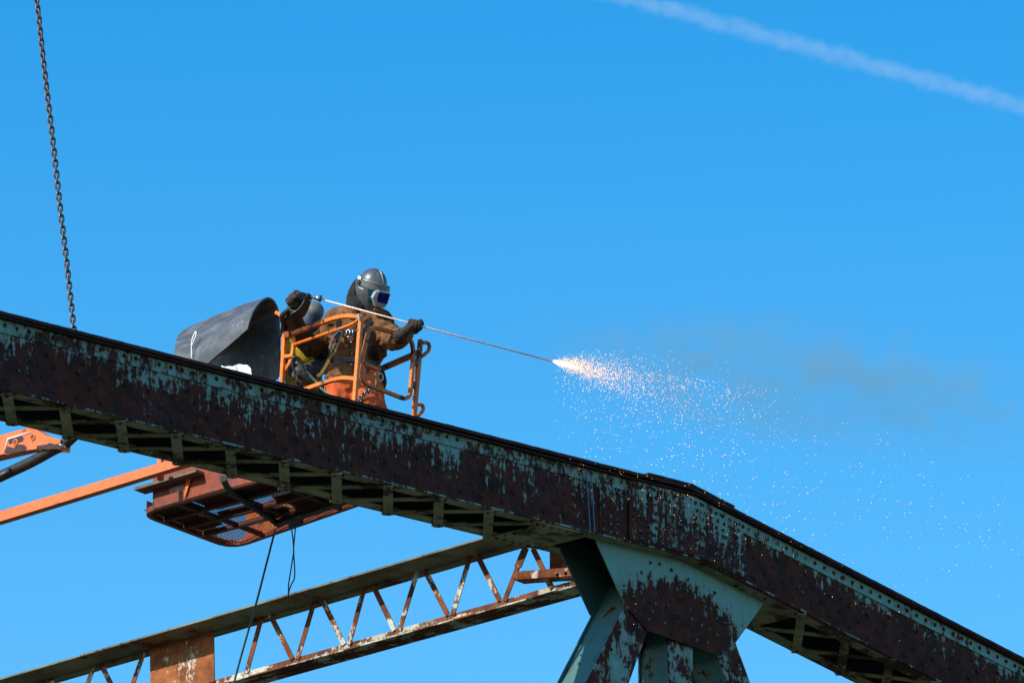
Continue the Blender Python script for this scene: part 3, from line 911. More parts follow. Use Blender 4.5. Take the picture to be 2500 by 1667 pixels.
put('hydraulic_hose', MB().tube(crv([onx(x, y, XB+.06) for x, y in ((-1600, 1934), (-560, 1430), (-200, 1258), (0, 1163), (75, 1128), (130, 1098), (160, 1082), (205, 1040))], 5), .048, 10), M['hose'], boom)
put('hydraulic_hose', MB().tube([onx(x, y, XB-.0) for x, y in ((-1600, 1912), (0, 1163), (26, 1149))], .026, 10), M['blacksteel'], boom)
lk = [bp(-1600, 1713), bp(-1600, 1738), bp(0, 1272), bp(420, 1143), bp(470, 1128), bp(470, 1106), bp(386, 1131), bp(0, 1247)]
put('lower_link', MB().slab(lk, (.075, 0, 0)), M['boom'], lift)
put('link_bracket', MB().bar(onx(392, 1172, XB+.14), onx(392, 1120, XB+.14), (0, .02, 0), (.02, 0, 0)), M['boom'], lift)
put('support_tube', MB().tube(crv([onz(px, py, ZF-.03) for px, py in ((545, 1168), (560, 1195), (600, 1225), (650, 1258), (680, 1280))], 5), .028, 10), M['hose'], lift)
put('support_beam', MB().bar(onz(678, 1277, ZF-.04), onz(868, 1214, ZF-.04), (.035, 0, 0), (0, 0, .02)), M['hose'], lift)
put('cut_flap', MB().slab([onx(px, py, bx0-.05) for px, py in ((455, 1168), (467, 1163), (456, 1200), (450, 1214), (449, 1210))], (.006, 0, 0)), M['orange'], lift, label='bent strip of orange sheet metal')

# ------------------------------------------------------------------ rubber mat draped over the basket end
def mpt(px, py, x): return onx(px, py, x)
xf, xr_, xbk = XN-.20, XN+.05, XN+.33
# rows run from the near end to the far end; each: front hem -> front -> ridge -> back -> back hem
R0_ = [mpt(604, 803, xf), mpt(610, 780, xf+.01), mpt(622, 752, xf+.06), mpt(640, 731, xr_-.03), mpt(656, 725, xr_+.05), mpt(672, 736, xr_+.13), mpt(681, 760, xbk-.07), mpt(684, 800, xbk), mpt(685, 860, xbk), mpt(684, 912, xbk), mpt(676, 926, xbk)]
R1_ = [mpt(560, 842, xf), mpt(562, 815, xf+.005), mpt(566, 785, xf+.05), mpt(575, 762, xr_-.04), mpt(592, 744, xr_+.04), mpt(612, 757, xr_+.12), mpt(622, 782, xbk-.07), mpt(630, 825, xbk), mpt(632, 875, xbk), mpt(634, 925, xbk), mpt(634, 945, xbk)]
R2_ = [mpt(510, 884, xf), mpt(510, 850, xf+.005), mpt(513, 818, xf+.05), mpt(522, 784, xr_-.04), mpt(540, 765, xr_+.04), mpt(558, 785, xr_+.12), mpt(570, 812, xbk-.07), mpt(576, 855, xbk), mpt(578, 905, xbk), mpt(580, 955, xbk), mpt(580, 975, xbk)]
R3_ = [mpt(462, 935, xf), mpt(459, 890, xf+.01), mpt(462, 856, xf+.05), mpt(472, 808, xr_-.04), mpt(490, 786, xr_+.04), mpt(506, 812, xr_+.12), mpt(516, 840, xbk-.07), mpt(522, 885, xbk), mpt(524, 935, xbk), mpt(525, 985, xbk), mpt(525, 1010, xbk)]
R4_ = [mpt(424, 1000, xf+.02), mpt(424, 905, xf+.03), mpt(426, 855, xf+.06), mpt(433, 822, xr_-.02), mpt(451, 804, xr_+.05), mpt(468, 816, xr_+.12), mpt(472, 865, xbk-.06), mpt(476, 910, xbk), mpt(478, 960, xbk), mpt(478, 1010, xbk), mpt(478, 1040, xbk)]
cols = [crv([r_[j] for r_ in (R0_, R1_, R2_, R3_, R4_)], 6) for j in range(11)]
rows = [crv([cols[j][i] for j in range(11)], 5) for i in range(len(cols[0]))]
TH = .014
mm = MB()
nr, mc = len(rows), len(rows[0])
nrm_ = []
for i in range(nr):
    q = []
    for j in range(mc):
        du = rows[min(i+1, nr-1)][j]-rows[max(i-1, 0)][j]; dv = rows[i][min(j+1, mc-1)]-rows[i][max(j-1, 0)]
        n__ = du.cross(dv).normalized()
        q.append(n__)
        rows[i][j] = rows[i][j]+n__*.003*mn.noise(rows[i][j]*3.5)
    nrm_.append(q)
inner = [[rows[i][j]+nrm_[i][j]*TH for j in range(mc)] for i in range(nr)]
mm.grid(rows, uv=True)
mm.grid(inner, uv=True)
edge = [(i, 0) for i in range(nr)]+[(nr-1, j) for j in range(1, mc)]+[(i, mc-1) for i in range(nr-2, -1, -1)]+[(0, j) for j in range(mc-2, 0, -1)]
mm.grid([[rows[i][j] for i, j in edge], [inner[i][j] for i, j in edge]], closed=True, sm=False)
matb = V(rows[nr//2][mc//2])
put('rubber_mat', mm, M['mat'], base=(matb.x, matb.y, matb.z-.5), label='black rubber mat arched over the left end of the basket', cat='mat')
tie = crv([mpt(470, 876, xf-.004), mpt(470, 840, xf+.012), mpt(474, 822, xf+.034), mpt(480, 810, xf+.05), mpt(481, 817, xf+.045), mpt(476, 832, xf+.02), mpt(470, 846, xf+.004)], 6)
put('tie_cord', MB().tube([p+V((-.012, 0, 0)) for p in tie], .0042, 6), M['paper'], base=tie[0], label='white cord loop hanging on the black rubber mat', cat='cord')
# lower edge of a second sheet under the chord
lm = MB()
rws = []
for k, x in enumerate((XN-.10, XN-.085, XN-.10)):
    pass
lm.slab([onx(px, py, XN+.05) for px, py in ((404, 1110), (478, 1110), (470, 1150), (440, 1158), (405, 1166))], (.012, 0, 0))
put('rubber_sheet', lm, M['mat'], base=onx(440, 1160, XN+.05), label='dark sheet hanging inside the basket just above the wooden plank', cat='sheet')
# white cloth on the chord behind the cover plate
cl = MB(); rws = []
for i in range(9):
    t = i/8
    px = 540+72*t; top = 892+3*math.sin(t*7)+1.5*math.sin(t*19)+(4 if i == 8 else 0)
    rws.append([onx(px, top, XN-.34+.02*math.sin(t*9)), onx(px+2, top+14, XN-.35+.03*math.sin(t*13+1)), onx(px+5, top+34, XN-.34+.02*math.sin(t*8)), onx(px+6, top+60, XN-.34)])
cl.grid(rws)
put('white_cloth', cl, M['paper'], base=rws[4][3], label='crumpled white cloth in front of the black rubber mat', cat='cloth')
put('wooden_plank', MB().bar(onx(341, 1198, bx0-.06), onx(492, 1153, bx0-.06), V((.07, 0, 0)), V((0, 0, .012))), M['wood'], base=onx(420, 1178, bx0-.06), label='weathered wooden plank jutting out beside the orange basket', cat='plank')

# ------------------------------------------------------------------ people
DP = ((V((XN+.40, YN+.42, ZF+1.2))-CAM).dot(FWD))
def pt(px, py, dd): return ond(px, py, DP+dd)
def pz(x, y, dd): return pt(*z1(x, y), dd)
MPX = DP/FPX
def loft(m_, rows, seg=20):
    """rows: (px, py, rx in px, ry in m, dd)"""
    R = []
    for px, py, rx, ry, dd in rows:
        c = pt(px, py, dd)
        R.append([c+RT*(rx*MPX*math.cos(2*math.pi*k/seg))+FWD*(ry*math.sin(2*math.pi*k/seg)) for k in range(seg)])
    m_.grid(R, closed=True)
    b = len(m_.v)-len(R)*seg
    m_.f.append([b+k for k in range(seg)]); m_.mi.append(0); m_.sm.append(False)
    m_.f.append([b+(len(R)-1)*seg+k for k in range(seg)]); m_.mi.append(0); m_.sm.append(False)
    return m_
def limb(m_, pts, n=6):
    """pts: (px, py, dd, r px)"""
    P = [V((*pt(a, b, c),)) for a, b, c, r_ in pts]; rs = [r_*MPX for a, b, c, r_ in pts]
    path = crv(P, n); sc = []
    for i in range(len(P)-1):
        for k in range(n): sc.append(rs[i]+(rs[i+1]-rs[i])*k/n)
    sc.append(rs[-1])
    m_.tube(path, 1.0, 12, scale=sc)
    m_.ball(P[0], rs[0]*.98); m_.ball(P[-1], rs[-1]*.98)
    return m_
JROWS = [(868, 746, 34, .10, .02), (868, 758, 52, .12, .02), (870, 776, 68, .135, .02), (871, 800, 71, .15, .02), (870, 830, 69, .155, .02), (867, 858, 64, .15, .02), (864, 879, 55, .14, .02), (860, 892, 58, .145, .02), (857, 908, 62, .155, .02), (856, 924, 63, .16, .02)]
def front(px, py, rows=JROWS):
    """depth offset of the jacket's front at a pixel"""
    i = 0
    while i < len(rows)-2 and py > rows[i+1][1]: i += 1
    a, b = rows[i], rows[i+1]; t = min(1, max(0, (py-a[1])/(b[1]-a[1])))
    c, rx, ry = [a[k]+(b[k]-a[k])*t for k in (0, 2, 3)]
    u_ = max(-1, min(1, (px-c)/rx))
    return .02-ry*math.sqrt(max(0, 1-u_*u_))-.006

# person holding the lance: one continuous body under the clothes
body = MB()
loft(body, [(x, y, rx*.86, ry*.84, dd) for x, y, rx, ry, dd in JROWS]+[(860, 940, 55, .13, .02)])
body = MB()
limb(body, [(900, 705, .0, 20), (885, 735, .03, 16), (868, 760, .03, 26), (867, 800, .03, 44), (866, 850, .03, 44), (860, 930, .03, 46)])
limb(body, [(812, 782, .02, 20), (762, 838, .08, 16), (712, 760, -.1, 12)])
limb(body, [(925, 785, -.02, 20), (970, 836, -.16, 17), (1000, 800, -.34, 12)])
limb(body, [(838, 935, .03, 30), (828, 1015, -.02, 25), (822, 1100, .04, 18), (836, 1112, -.1, 15)])
limb(body, [(890, 935, .03, 30), (908, 1015, -.05, 25), (910, 1100, .04, 18), (928, 1112, -.1, 15)])
body = fuse(body, .022, 2)
P1 = put('person', body, M['hood'], base=pt(865, 1118, .02), label='person in brown suede jacket and orange trousers aiming a burning lance from the basket', cat='person')
# trousers
tr = MB()
loft(tr, [(858, 905, 58, .14, .02), (862, 930, 68, .165, .02), (864, 950, 72, .17, .02)])
limb(tr, [(836, 938, .02, 42), (824, 1000, -.03, 37), (818, 1080, .04, 28), (818, 1098, .04, 29)])
limb(tr, [(890, 938, .0, 44), (904, 1000, -.08, 40), (908, 1080, .04, 29), (908, 1098, .04, 30)])
put('trousers', fuse(tr, .014, 3, (.016, 7.5, (1.4, 1.4, .7))), M['trousers'], P1)
# jacket with sleeves
jk = MB()
loft(jk, JROWS)
limb(jk, [(820, 778, .02, 28), (806, 806, .04, 24), (800, 822, .05, 20)])
limb(jk, [(920, 782, .0, 31), (952, 822, -.1, 31), (972, 826, -.18, 26)])
limb(jk, [(962, 826, -.15, 27), (985, 822, -.25, 22), (994, 812, -.31, 17)])
# rounded flap behind the left arm
limb(jk, [(925, 800, .08, 24), (930, 850, .06, 18), (915, 885, .04, 14)])
sl_ = MB(); limb(sl_, [(803, 810, .05, 24), (775, 838, .10, 25), (755, 847, .08, 25)]); limb(sl_, [(757, 846, .08, 25), (728, 808, -.02, 24), (714, 776, -.12, 21)])
put('sleeve', fuse(sl_, .011, 3, (.010, 11)), M['leather_dark'], P1, label='right sleeve under the hand guard, darkened as if shaded')  # the right arm's shade is put into dark suede
put('jacket', fuse(jk, .011, 3, (.013, 9, (1, 1, 1.7))), M['leather'], P1)
# collar and hood cloth
hd = MB()
limb(hd, [(874, 694, .06, 15), (867, 715, .05, 17), (866, 738, .03, 22), (872, 752, -.02, 26), (890, 762, .0, 20)])
limb(hd, [(895, 742, .02, 22), (902, 758, .0, 22)])
put('hood', fuse(hd, .012, 2, (.008, 12)), M['hood'], P1)
put('collar', fuse(limb(MB(), [(843, 757, -.08, 7), (851, 764, -.115, 8), (858, 768, -.13, 7)]), .006, 1), M['leather'], P1)
put('collar', fuse(limb(MB(), [(918, 758, -.12, 9), (940, 768, -.10, 12), (955, 784, -.08, 9)]), .006, 1), M['leather_dark'], P1)

def ribbon(pts, wpx, dep=.006, off=0.0, fn=None):
    """strap lying on the jacket: pts in photo pixels"""
    P = []
    for q in pts:
        d = q[2] if len(q) > 2 else (fn or front)(q[0], q[1])
        P.append(pt(q[0], q[1], d-off))
    P = crv(P, 4)
    m_ = MB(); h = wpx*MPX/2
    m_.sweep(P, [(-h, -dep/2), (h, -dep/2), (h, dep/2), (-h, dep/2)], -FWD)
    return m_
harness = put('harness', ribbon([z1(700, 600), z1(690, 660), z1(690, 740)], 11, off=.012), M['strap'], P1)
put('strap', ribbon([z1(1000, 620), z1(965, 690), z1(955, 745)], 11, off=.012), M['strap'], harness)
put('strap', ribbon([z1(650, 800), z1(700, 755), z1(760, 748), z1(850, 755), z1(955, 750), z1(1000, 740)], 10, off=.014), M['strap'], harness)
put('strap', ribbon([z1(940, 745), z1(975, 830), z1(990, 930), z1(1000, 1010)], 10, off=.02), M['strap'], harness)
put('strap', ribbon([z1(1000, 870), z1(1040, 930), z1(1050, 1020)], 16, off=.03), M['strap'], harness)
bk = MB()
for (a, b) in (((765, 730), (830, 725)), ((765, 795), (830, 790)), ((768, 730), (768, 795)), ((828, 725), (828, 790)), ((800, 728), (800, 792))):
    bk.tube([pz(*a, -.175), pz(*b, -.175)], .006, 6)
put('buckle', bk, M['steel'], harness)
put('waist_belt', ribbon([z1(640, 1040), z1(690, 1015), z1(770, 1005), z1(850, 1005), z1(940, 1020), z1(1000, 1045), z1(1045, 1080)], 13, off=.020), M['belt'], P1)
eye = MB()
for x in (712, 735, 760, 785, 808):
    eye.ball(pz(x, 1012, front(*z1(x, 1012))-.028), .0045, seg=6, rings=4)
put('eyelets', eye, M['hood'], P1)
sn = MB()
for x, y in ((813, 845), (820, 957), (815, 1057)):
    put('snap_button', MB().ball(pz(x, y, front(*z1(x, y))-.008), .009, seg=8, rings=6), M['steel'], P1)
put('jacket_seam', ribbon([z1(792, 800), z1(796, 900), z1(795, 985)], 1.2, .004, .008), M['leather_dark'], P1)
put('jacket_seam', ribbon([z1(846, 800), z1(850, 900), z1(848, 985)], 1.2, .004, .008), M['leather_dark'], P1)
# carabiner and lanyard
car = [pz(x, y, -.20) for x, y in ((712, 735), (722, 775), (690, 860), (655, 945), (630, 950), (615, 870), (640, 800), (690, 745))]
put('carabiner', MB().tube(crv(car+[car[0]], 4), .008, 7), M['steel'], harness)
put('snap_hook', MB().tube(crv([pz(x, y, -.215) for x, y in ((645, 800), (622, 850), (628, 900), (648, 880), (668, 850))], 4), .007, 6), M['steel'], harness)
put('carabiner_gate', MB().tube([pz(700, 750, -.21), pz(650, 900, -.21)], .010, 6), M['blacksteel'], harness)
put('lanyard', MB().sweep(crv([pz(x, y, d) for x, y, d in ((640, 940, -.21), (600, 1010, -.22), (545, 1110, -.23), (515, 1150, -.24), (485, 1165, -.24))], 5), [(-.013, -.003), (.013, -.003), (.013, .003), (-.013, .003)], -FWD), M['tan'], harness)
put('lanyard', ribbon([(*z1(640, 930), -.19), (*z1(625, 990), -.2), (*z1(635, 1040), -.2)], 8, .006), M['strap'], harness)
# leg loop with eyelets, hip pouch
lf = lambda px, py: -.225+.0012*abs(px-895)
put('leg_strap', ribbon([z1(1010, 1300), z1(960, 1325), z1(915, 1365), z1(885, 1410)], 11, .008, 0, lf), M['strap'], harness)
for x, y in ((992, 1307), (952, 1331), (920, 1362), (897, 1394)):
    c = pz(x, y, lf(*z1(x, y))-.008)
    put('eyelet', MB().tube([c+RT*.012*math.cos(a)+UP*.012*math.sin(a) for a in [2*math.pi*k/10 for k in range(10)]], .0035, 5, True), M['steel'], harness)
pch = MB(); limb(pch, [(928, 905, -.03, 10), (933, 930, -.02, 12), (932, 948, -.02, 9)])
put('hip_pouch', fuse(pch, .008, 1), M['strap'], P1)
put('hip_ring', MB().tube([pz(1095+22*math.cos(a), 1180+38*math.sin(a), -.16) for a in [2*math.pi*k/12 for k in range(12)]], .005, 6, True), M['steel'], harness)

# welding helmet
YW, PT_, RL = rad(39), rad(13), rad(9)
HF = (RT*math.sin(YW)-FWD*math.cos(YW)).normalized()
HF = (HF*math.cos(PT_)-UP*math.sin(PT_)).normalized()
HS0 = UP.cross(HF).normalized()              # towards the wearer's left (image right)
HU0 = HF.cross(HS0).normalized()
HS = (HS0*math.cos(RL)-HU0*math.sin(RL)).normalized()
HU = HF.cross(HS).normalized()
HC = pt(906, 704, .0)
def hp_(s_, f, h): return HC+HS*s_+HF*f+HU*h
def dome_pt(th, h, off=0.0):
    k = math.sqrt(max(0, 1-((h-.02)/.148)**2)) if h > .02 else 1
    f = (.138 if math.cos(th) > 0 else .125)
    return hp_((.118+off)*k*math.sin(th), (f+off)*k*math.cos(th), h+off*(1-k))
hm = MB()
rows = [[dome_pt(2*math.pi*j/28, .02+.147*math.sin(rad(a))) for j in range(28)] for a in range(0, 91, 9)]
hm.grid(rows, closed=True)
HLM = put('welding_helmet', hm, M['shell'], P1)
def sh(th, h, off=0.0):
    """face shield: th 0 = front, h from .045 (brow) down to -.18 (chin)"""
    t = max(0, min(1, (.045-h)/.225))
    s_ = .126*(1-.50*t**2.2)+off; f = .150+.018*math.sin(math.pi*min(1, t*1.15))-.040*t**2.5+off
    ex = .82
    c, q = math.cos(th), math.sin(th)
    cc = math.copysign(abs(c)**ex, c)
    return hp_(s_*math.copysign(abs(q)**.9, q), f*cc, h)
def lim(h):
    t = max(0, min(1, (.045-h)/.225)); return rad(112-34*t**1.2)
def shield_rows(h0, h1, nh, t0, t1, nt_, off):
    return [[sh(lim(h)*(t0+(t1-t0)*j/nt_), h, off) for j in range(nt_+1)] for h in [h0+(h1-h0)*i/nh for i in range(nh+1)]]
fs = MB()
ra = shield_rows(.045, -.18, 14, -1, 1, 28, 0); rb = shield_rows(.045, -.178, 14, -1, 1, 28, -.008)
fs.grid(ra); fs.grid(rb)
ed = lambda R: R[0]+[r_[-1] for r_ in R[1:]]+R[-1][-2::-1]+[r_[0] for r_ in R[-2:0:-1]]
fs.grid([ed(ra), ed(rb)], closed=True)
put('face_shield', fs, M['shell'], HLM)
def patch_shell(name, h0, h1, t0, t1, o0, o1, mat, nh=6, nt_=12):
    m_ = MB(); a = shield_rows(h0, h1, nh, t0, t1, nt_, o1); b = shield_rows(h0, h1, nh, t0, t1, nt_, o0)
    m_.grid(a); m_.grid([ed(a), ed(b)], closed=True, sm=False)
    return put(name, m_, mat, HLM)
patch_shell('brow_band', .052, .008, -.96, .96, -.004, .008, M['shell_light'], 5, 26)
patch_shell('side_window', .004, -.105, -.56, -.33, -.002, .003, M['window'], 7, 6)
patch_shell('side_window', .004, -.105, .33, .56, -.002, .003, M['window'], 7, 6)
patch_shell('window_rim', .010, .003, -.60, -.30, -.002, .007, M['shell_light'], 2, 6)
patch_shell('chin_piece', -.112, -.174, -.36, .36, -.002, .008, M['shell_light'], 6, 12)
# lens bezel: a frame standing proud of the shield
def bz(a, b, off): return hp_(a, .1765+off-1.6*a*a, b)
bzm = MB()
outer = [(-.078, -.004), (-.056, .016), (.050, .016), (.078, .004), (.074, -.088), (.046, -.122), (-.046, -.122), (-.090, -.058)]
innr = [(-.058, -.006), (-.050, .002), (.060, .002), (.067, -.006), (.063, -.078), (.056, -.086), (-.040, -.086), (-.056, -.066)]
n = len(outer)
for k in range(n):
    k2 = (k+1) % n
    o1, o2, i1, i2 = outer[k], outer[k2], innr[k], innr[k2]
    bzm.add([bz(*o1, -.03), bz(*o2, -.03), bz(*o2, .001), bz(*o1, .001), bz(*i1, .009), bz(*i2, .009), bz(*i2, -.004), bz(*i1, -.004)], [(0, 1, 2, 3), (3, 2, 5, 4), (4, 5, 6, 7)])
put('lens_bezel', bzm, M['silver'], HLM)
put('lens', MB().add([bz(a, b, .002) for a, b in innr], [tuple(range(n))]), M['lens'], HLM)
put('knob', MB().tube([sh(-lim(.03)*.82, .03, -.005), sh(-lim(.03)*.82, .03, .022)], .020, 14), M['blacksteel'], HLM)
# crest panels on the crown
cr = MB()
for th0, th1 in ((-.62, -.10),):
    a = [[dome_pt(th0+(th1-th0)*j/8, .06+.085*i/6, .006) for j in range(9)] for i in range(7)]
    cr.grid(a); cr.grid([ed(a), [p+(HC-p).normalized()*.01 for p in ed(a)]], closed=True, sm=False)
put('crown_panel', cr, M['shell_light'], HLM)
rg = MB()
rg.tube([dome_pt(-.02, .06+.1*i/8, .004) for i in range(9)], .005, 6)
rg.tube([dome_pt(-1.5+1.45*i/10, .058, .004) for i in range(11)], .005, 6)
put('crown_rib', rg, M['silver'], HLM)
wb = MB()
a = [[hp_(-(.118+.006)*math.sin(t), (.13+.006)*math.cos(t), h) for t in [rad(95+50*j/8) for j in range(9)]] for h in [.075-.085*i/5 for i in range(6)]]
wb.grid(a)
put('headband', wb, M['white'], HLM)
put('trim_line', MB().tube([sh(-lim(-.02)*.86, -.012, .003), sh(-lim(-.02)*.70, -.018, .003)], .0035, 5), M['white'], HLM)

# lance
LA, LB = pt(780, 729.5, -.32), pt(1350, 882.5, -.32)
ldir = (LB-LA).normalized()
lance = thing('cutting_lance', 'long thin copper rod lance held out over the bridge, burning at its tip', 'cutting lance', pt(735, 722, -.3))
put('rod', MB().tube([LA-ldir*.03, LB], .0068, 8), M['copper'], lance)
gp0, gp1 = pz(420, 408, -.31), pz(520, 428, -.32)
gd = (gp1-gp0).normalized()
put('collet', MB().tube([gp0, gp0+gd*.03, gp0+gd*.031, gp0+gd*.05, gp0+gd*.051, gp1], 1.0, 12, scale=[.012, .012, .016, .016, .021, .023]), M['steel'], lance)
put('collet_nut', MB().tube([gp1-gd*.012, gp1+gd*.008], .029, 8), M['blacksteel'], lance)
hs = [pz(430, 410, -.31), pz(330, 440, -.28), pz(230, 520, -.24), pz(180, 560, -.22), pz(150, 600, -.18), pz(165, 680, -.1), pz(150, 780, 0)]
put('handle', MB().tube(crv(hs, 5), .022, 10), M['blacksteel'], lance)
put('valve_lever', MB().tube(crv([pz(210, 470, -.28), pz(235, 540, -.28), pz(290, 545, -.28)], 4), .007, 6), M['steel'], lance)
put('handle_bracket', MB().bar(pz(415, 415, -.30), pz(425, 455, -.30), RT*.008, FWD*.01), M['steel'], lance)
# curved hand guard: a bent dark plate with a bright rim
G = crv([pz(400, 368, -.33), pz(372, 430, -.35), pz(330, 500, -.36), pz(285, 545, -.36), pz(235, 572, -.35)], 5)
G2 = crv([pz(440, 405, -.22), pz(425, 470, -.24), pz(400, 540, -.25), pz(360, 600, -.25), pz(300, 640, -.24)], 5)
hg = MB(); hg.grid([G, [(a+b)*.5+(RT-UP)*.02 for a, b in zip(G, G2)], G2])
put('hand_guard', hg, M['leather_dark'], lance)
put('guard_rim', MB().tube(G, .0038, 6), M['shell_light'], lance)

# gloves: fists closed on the handle and on the rod, five separate fingers each
def fist(centre, axis, out, name, sc=1.0, thumb=1):
    """axis: rod direction; out: knuckle direction away from the wrist"""
    ax = axis.normalized(); ou = (out-ax*out.dot(ax)).normalized(); sd = ax.cross(ou)
    c = V(centre); m_ = MB()
    m_.ball(c-ou*.042*sc, .046*sc, .034*sc, .036*sc, 12, 8, (ax, ou, sd))
    for k in range(4):
        o = ax*(.036-.024*k)*sc; L = (.98, 1.08, 1.0, .84)[k]*sc
        path = []
        for a in (200, 150, 100, 50, 0, -50, -95):
            R_ = (.031 if a > 60 else .026)*L
            path.append(c+o+ou*R_*math.cos(rad(a-20))+sd*R_*math.sin(rad(a-20)))
        m_.tube(crv(path, 2), .0125*sc, 8); m_.ball(path[-1], .0125*sc, seg=8, rings=6); m_.ball(path[0], .0135*sc, seg=8, rings=6)
    tp = [c-ou*.045*sc+ax*.03*sc, c-ou*.02*sc+ax*.052*sc-sd*.02*sc, c+ou*.004*sc+ax*.05*sc-sd*.032*sc, c+ou*.024*sc+ax*.034*sc-sd*.030*sc]
    m_.tube(crv(tp, 4), .0145*sc, 8); m_.ball(tp[-1], .0145*sc, seg=8, rings=6)
    return m_
def rodpt(px):
    t = (px-780)/570; return LA+(LB-LA)*t
gl = fist(rodpt(1012), ldir, RT*.55+UP*.5-FWD*.35, 'g', 1.15)
wr = pt(985, 815, -.32)
gl.tube(crv([rodpt(1012)-RT*.03-UP*.02, pt(995, 806, -.34), wr, pt(972, 824, -.27)], 4), 1.0, 12, scale=[.040]*4+[.042]*4+[.058]*4+[.066])
put('glove', fuse(gl, .007, 1, (.004, 26)), M['glove'], P1, label='left glove closed round the rod')
rh = pz(255, 430, -.27)
gl = fist(rh, (hs[1]-hs[2]), UP*.9-RT*.5-FWD*.2, 'g', 1.2)
gl.tube(crv([rh-UP*.03, pt(716, 760, -.2), pt(716, 776, -.13)], 4), 1.0, 12, scale=[.04, .042, .044, .047, .05, .055, .06, .062, .064])
put('glove', fuse(gl, .007, 1, (.004, 26)), M['glove'], P1, label='right glove closed round the handle')
cf = MB(); a = []
for i in range(5):
    t = i/4
    a.append([pz(283+118*t, (362, 360, 364, 372, 378)[i], -.40+.10*t*t), pz(286+106*t, 395+18*t, -.43+.08*t*t), pz(290+95*t, 422+22*t, -.41+.08*t*t)])
cf.grid(a)
put('guard_cuff', cf, M['greycloth'], lance)

# second person behind, stooping
D2 = .42
b2 = MB()
limb(b2, [(766, 765, D2, 22), (752, 790, D2, 18), (742, 830, D2, 36), (740, 880, D2, 38), (745, 930, D2, 36)])
limb(b2, [(770, 830, D2, 18), (800, 870, D2-.02, 16), (760, 905, D2-.2, 14)])
limb(b2, [(715, 830, D2, 18), (696, 880, D2-.02, 16), (720, 910, D2-.2, 14)])
limb(b2, [(730, 940, D2, 28), (735, 1030, D2-.05, 22), (735, 1120, D2, 17), (745, 1130, D2-.1, 14)])
limb(b2, [(765, 940, D2, 28), (770, 1020, D2-.05, 22), (768, 1110, D2, 17), (780, 1122, D2-.1, 14)])
P2 = put('person', fuse(b2, .022, 2), M['hood'], base=pt(752, 1130, D2), label='person in a yellow harness and grey sleeves stooping behind the lance holder', cat='person')
j2 = MB()
J2 = [(750, 790, 40, .11, D2), (740, 815, 48, .14, D2), (738, 850, 48, .15, D2), (740, 885, 46, .15, D2), (742, 925, 46, .15, D2), (745, 955, 44, .14, D2)]
loft(j2, J2)
j2 = fuse(j2, .013, 3, (.012, 9))
put('jacket', j2, M['tan'], P2)
s2 = MB(); limb(s2, [(790, 850, D2-.02, 20), (792, 885, D2-.1, 20), (770, 900, D2-.22, 20), (742, 906, D2-.3, 19), (728, 915, D2-.34, 16)])
put('sleeve', fuse(s2, .011, 3, (.010, 12)), M['greycloth'], P2)
s3 = MB(); limb(s3, [(765, 812, D2-.06, 26), (782, 835, D2-.12, 24), (778, 862, D2-.16, 20)])
limb(s3, [(770, 850, D2-.1, 22), (775, 890, D2-.08, 14)])
put('sleeve', fuse(s3, .011, 3, (.010, 12)), M['hood'], P2)
f2 = lambda px, py: front(px, py, J2)+D2-.02
put('harness', ribbon([z1(215, 820), z1(235, 890), z1(290, 945), z1(380, 985), z1(450, 1015)], 22, .008, .05, f2), M['yellow'], P2)
put('harness_strap', ribbon([z1(260, 1010), z1(300, 1100), z1(330, 1180)], 9, .006, .02, f2), M['strap'], P2)
# its helmet
h2 = pt(766, 762, D2-.10)
hb = MB()
rows = [[h2+RT*.072*math.cos(rad(a))*math.cos(t)*1.2+FWD*.11*math.cos(rad(a))*math.sin(t)+UP*(.09*math.sin(rad(a))+.0)+RT*.0 for t in [2*math.pi*j/20 for j in range(20)]] for a in range(-10, 91, 10)]
tilt = Matrix.Rotation(rad(22), 3, FWD)
rows = [[h2+tilt@(p-h2) for p in r_] for r_ in rows]
hb.grid(rows, closed=True)
H2 = put('hard_hat', hb, plain('grey_hat', (.12, .115, .105), .6, var=.3, scale=20, dirt=.3), P2)
vb = MB()
a = [[h2+tilt@(RT*(.092*math.cos(t))+FWD*(.120*math.sin(t))-UP*(.015+.085*i/4)) for t in [rad(180+200*j/16) for j in range(17)]] for i in range(5)]
vb.grid(a)
put('visor', vb, plain('visor_blue', (.05, .075, .12), .3, var=.4, scale=20, spec=.5), H2)
gv = MB()
gv.ball(pt(730, 915, D2-.36), .05, .04, .04)
for k in range(4):
    q = pt(724+4*k, 922+3*k, D2-.40)
    gv.tube(crv([q, q-UP*.02-FWD*.02, q-UP*.045+RT*.005], 3), .011, 7); gv.ball(q-UP*.045+RT*.005, .011, seg=7, rings=5)
gv.tube(crv([pt(742, 908, D2-.38), pt(748, 918, D2-.42), pt(744, 926, D2-.42)], 3), .012, 7)
put('glove', fuse(gv, .008, 1, (.003, 26)), M['glove'], P2)
# large dark hook hanging at the rail
hk = thing('scaffold_hook', 'dark steel hook hanging inside the front rail before the stooping person', 'hook', pz(380, 1170, -.28))
put('hook_frame', MB().tube(crv([pz(x, y, -.28) for x, y in ((285, 1150), (258, 1080), (250, 1010), (275, 985), (320, 1000), (350, 1070), (375, 1130), (400, 1165), (350, 1160), (290, 1150))], 4), .010, 7), M['blacksteel'], hk)
put('hook_plate', MB().bar(pz(330, 1150, -.28), pz(415, 1190, -.28), UP*.018, FWD*.008), M['blacksteel'], hk)
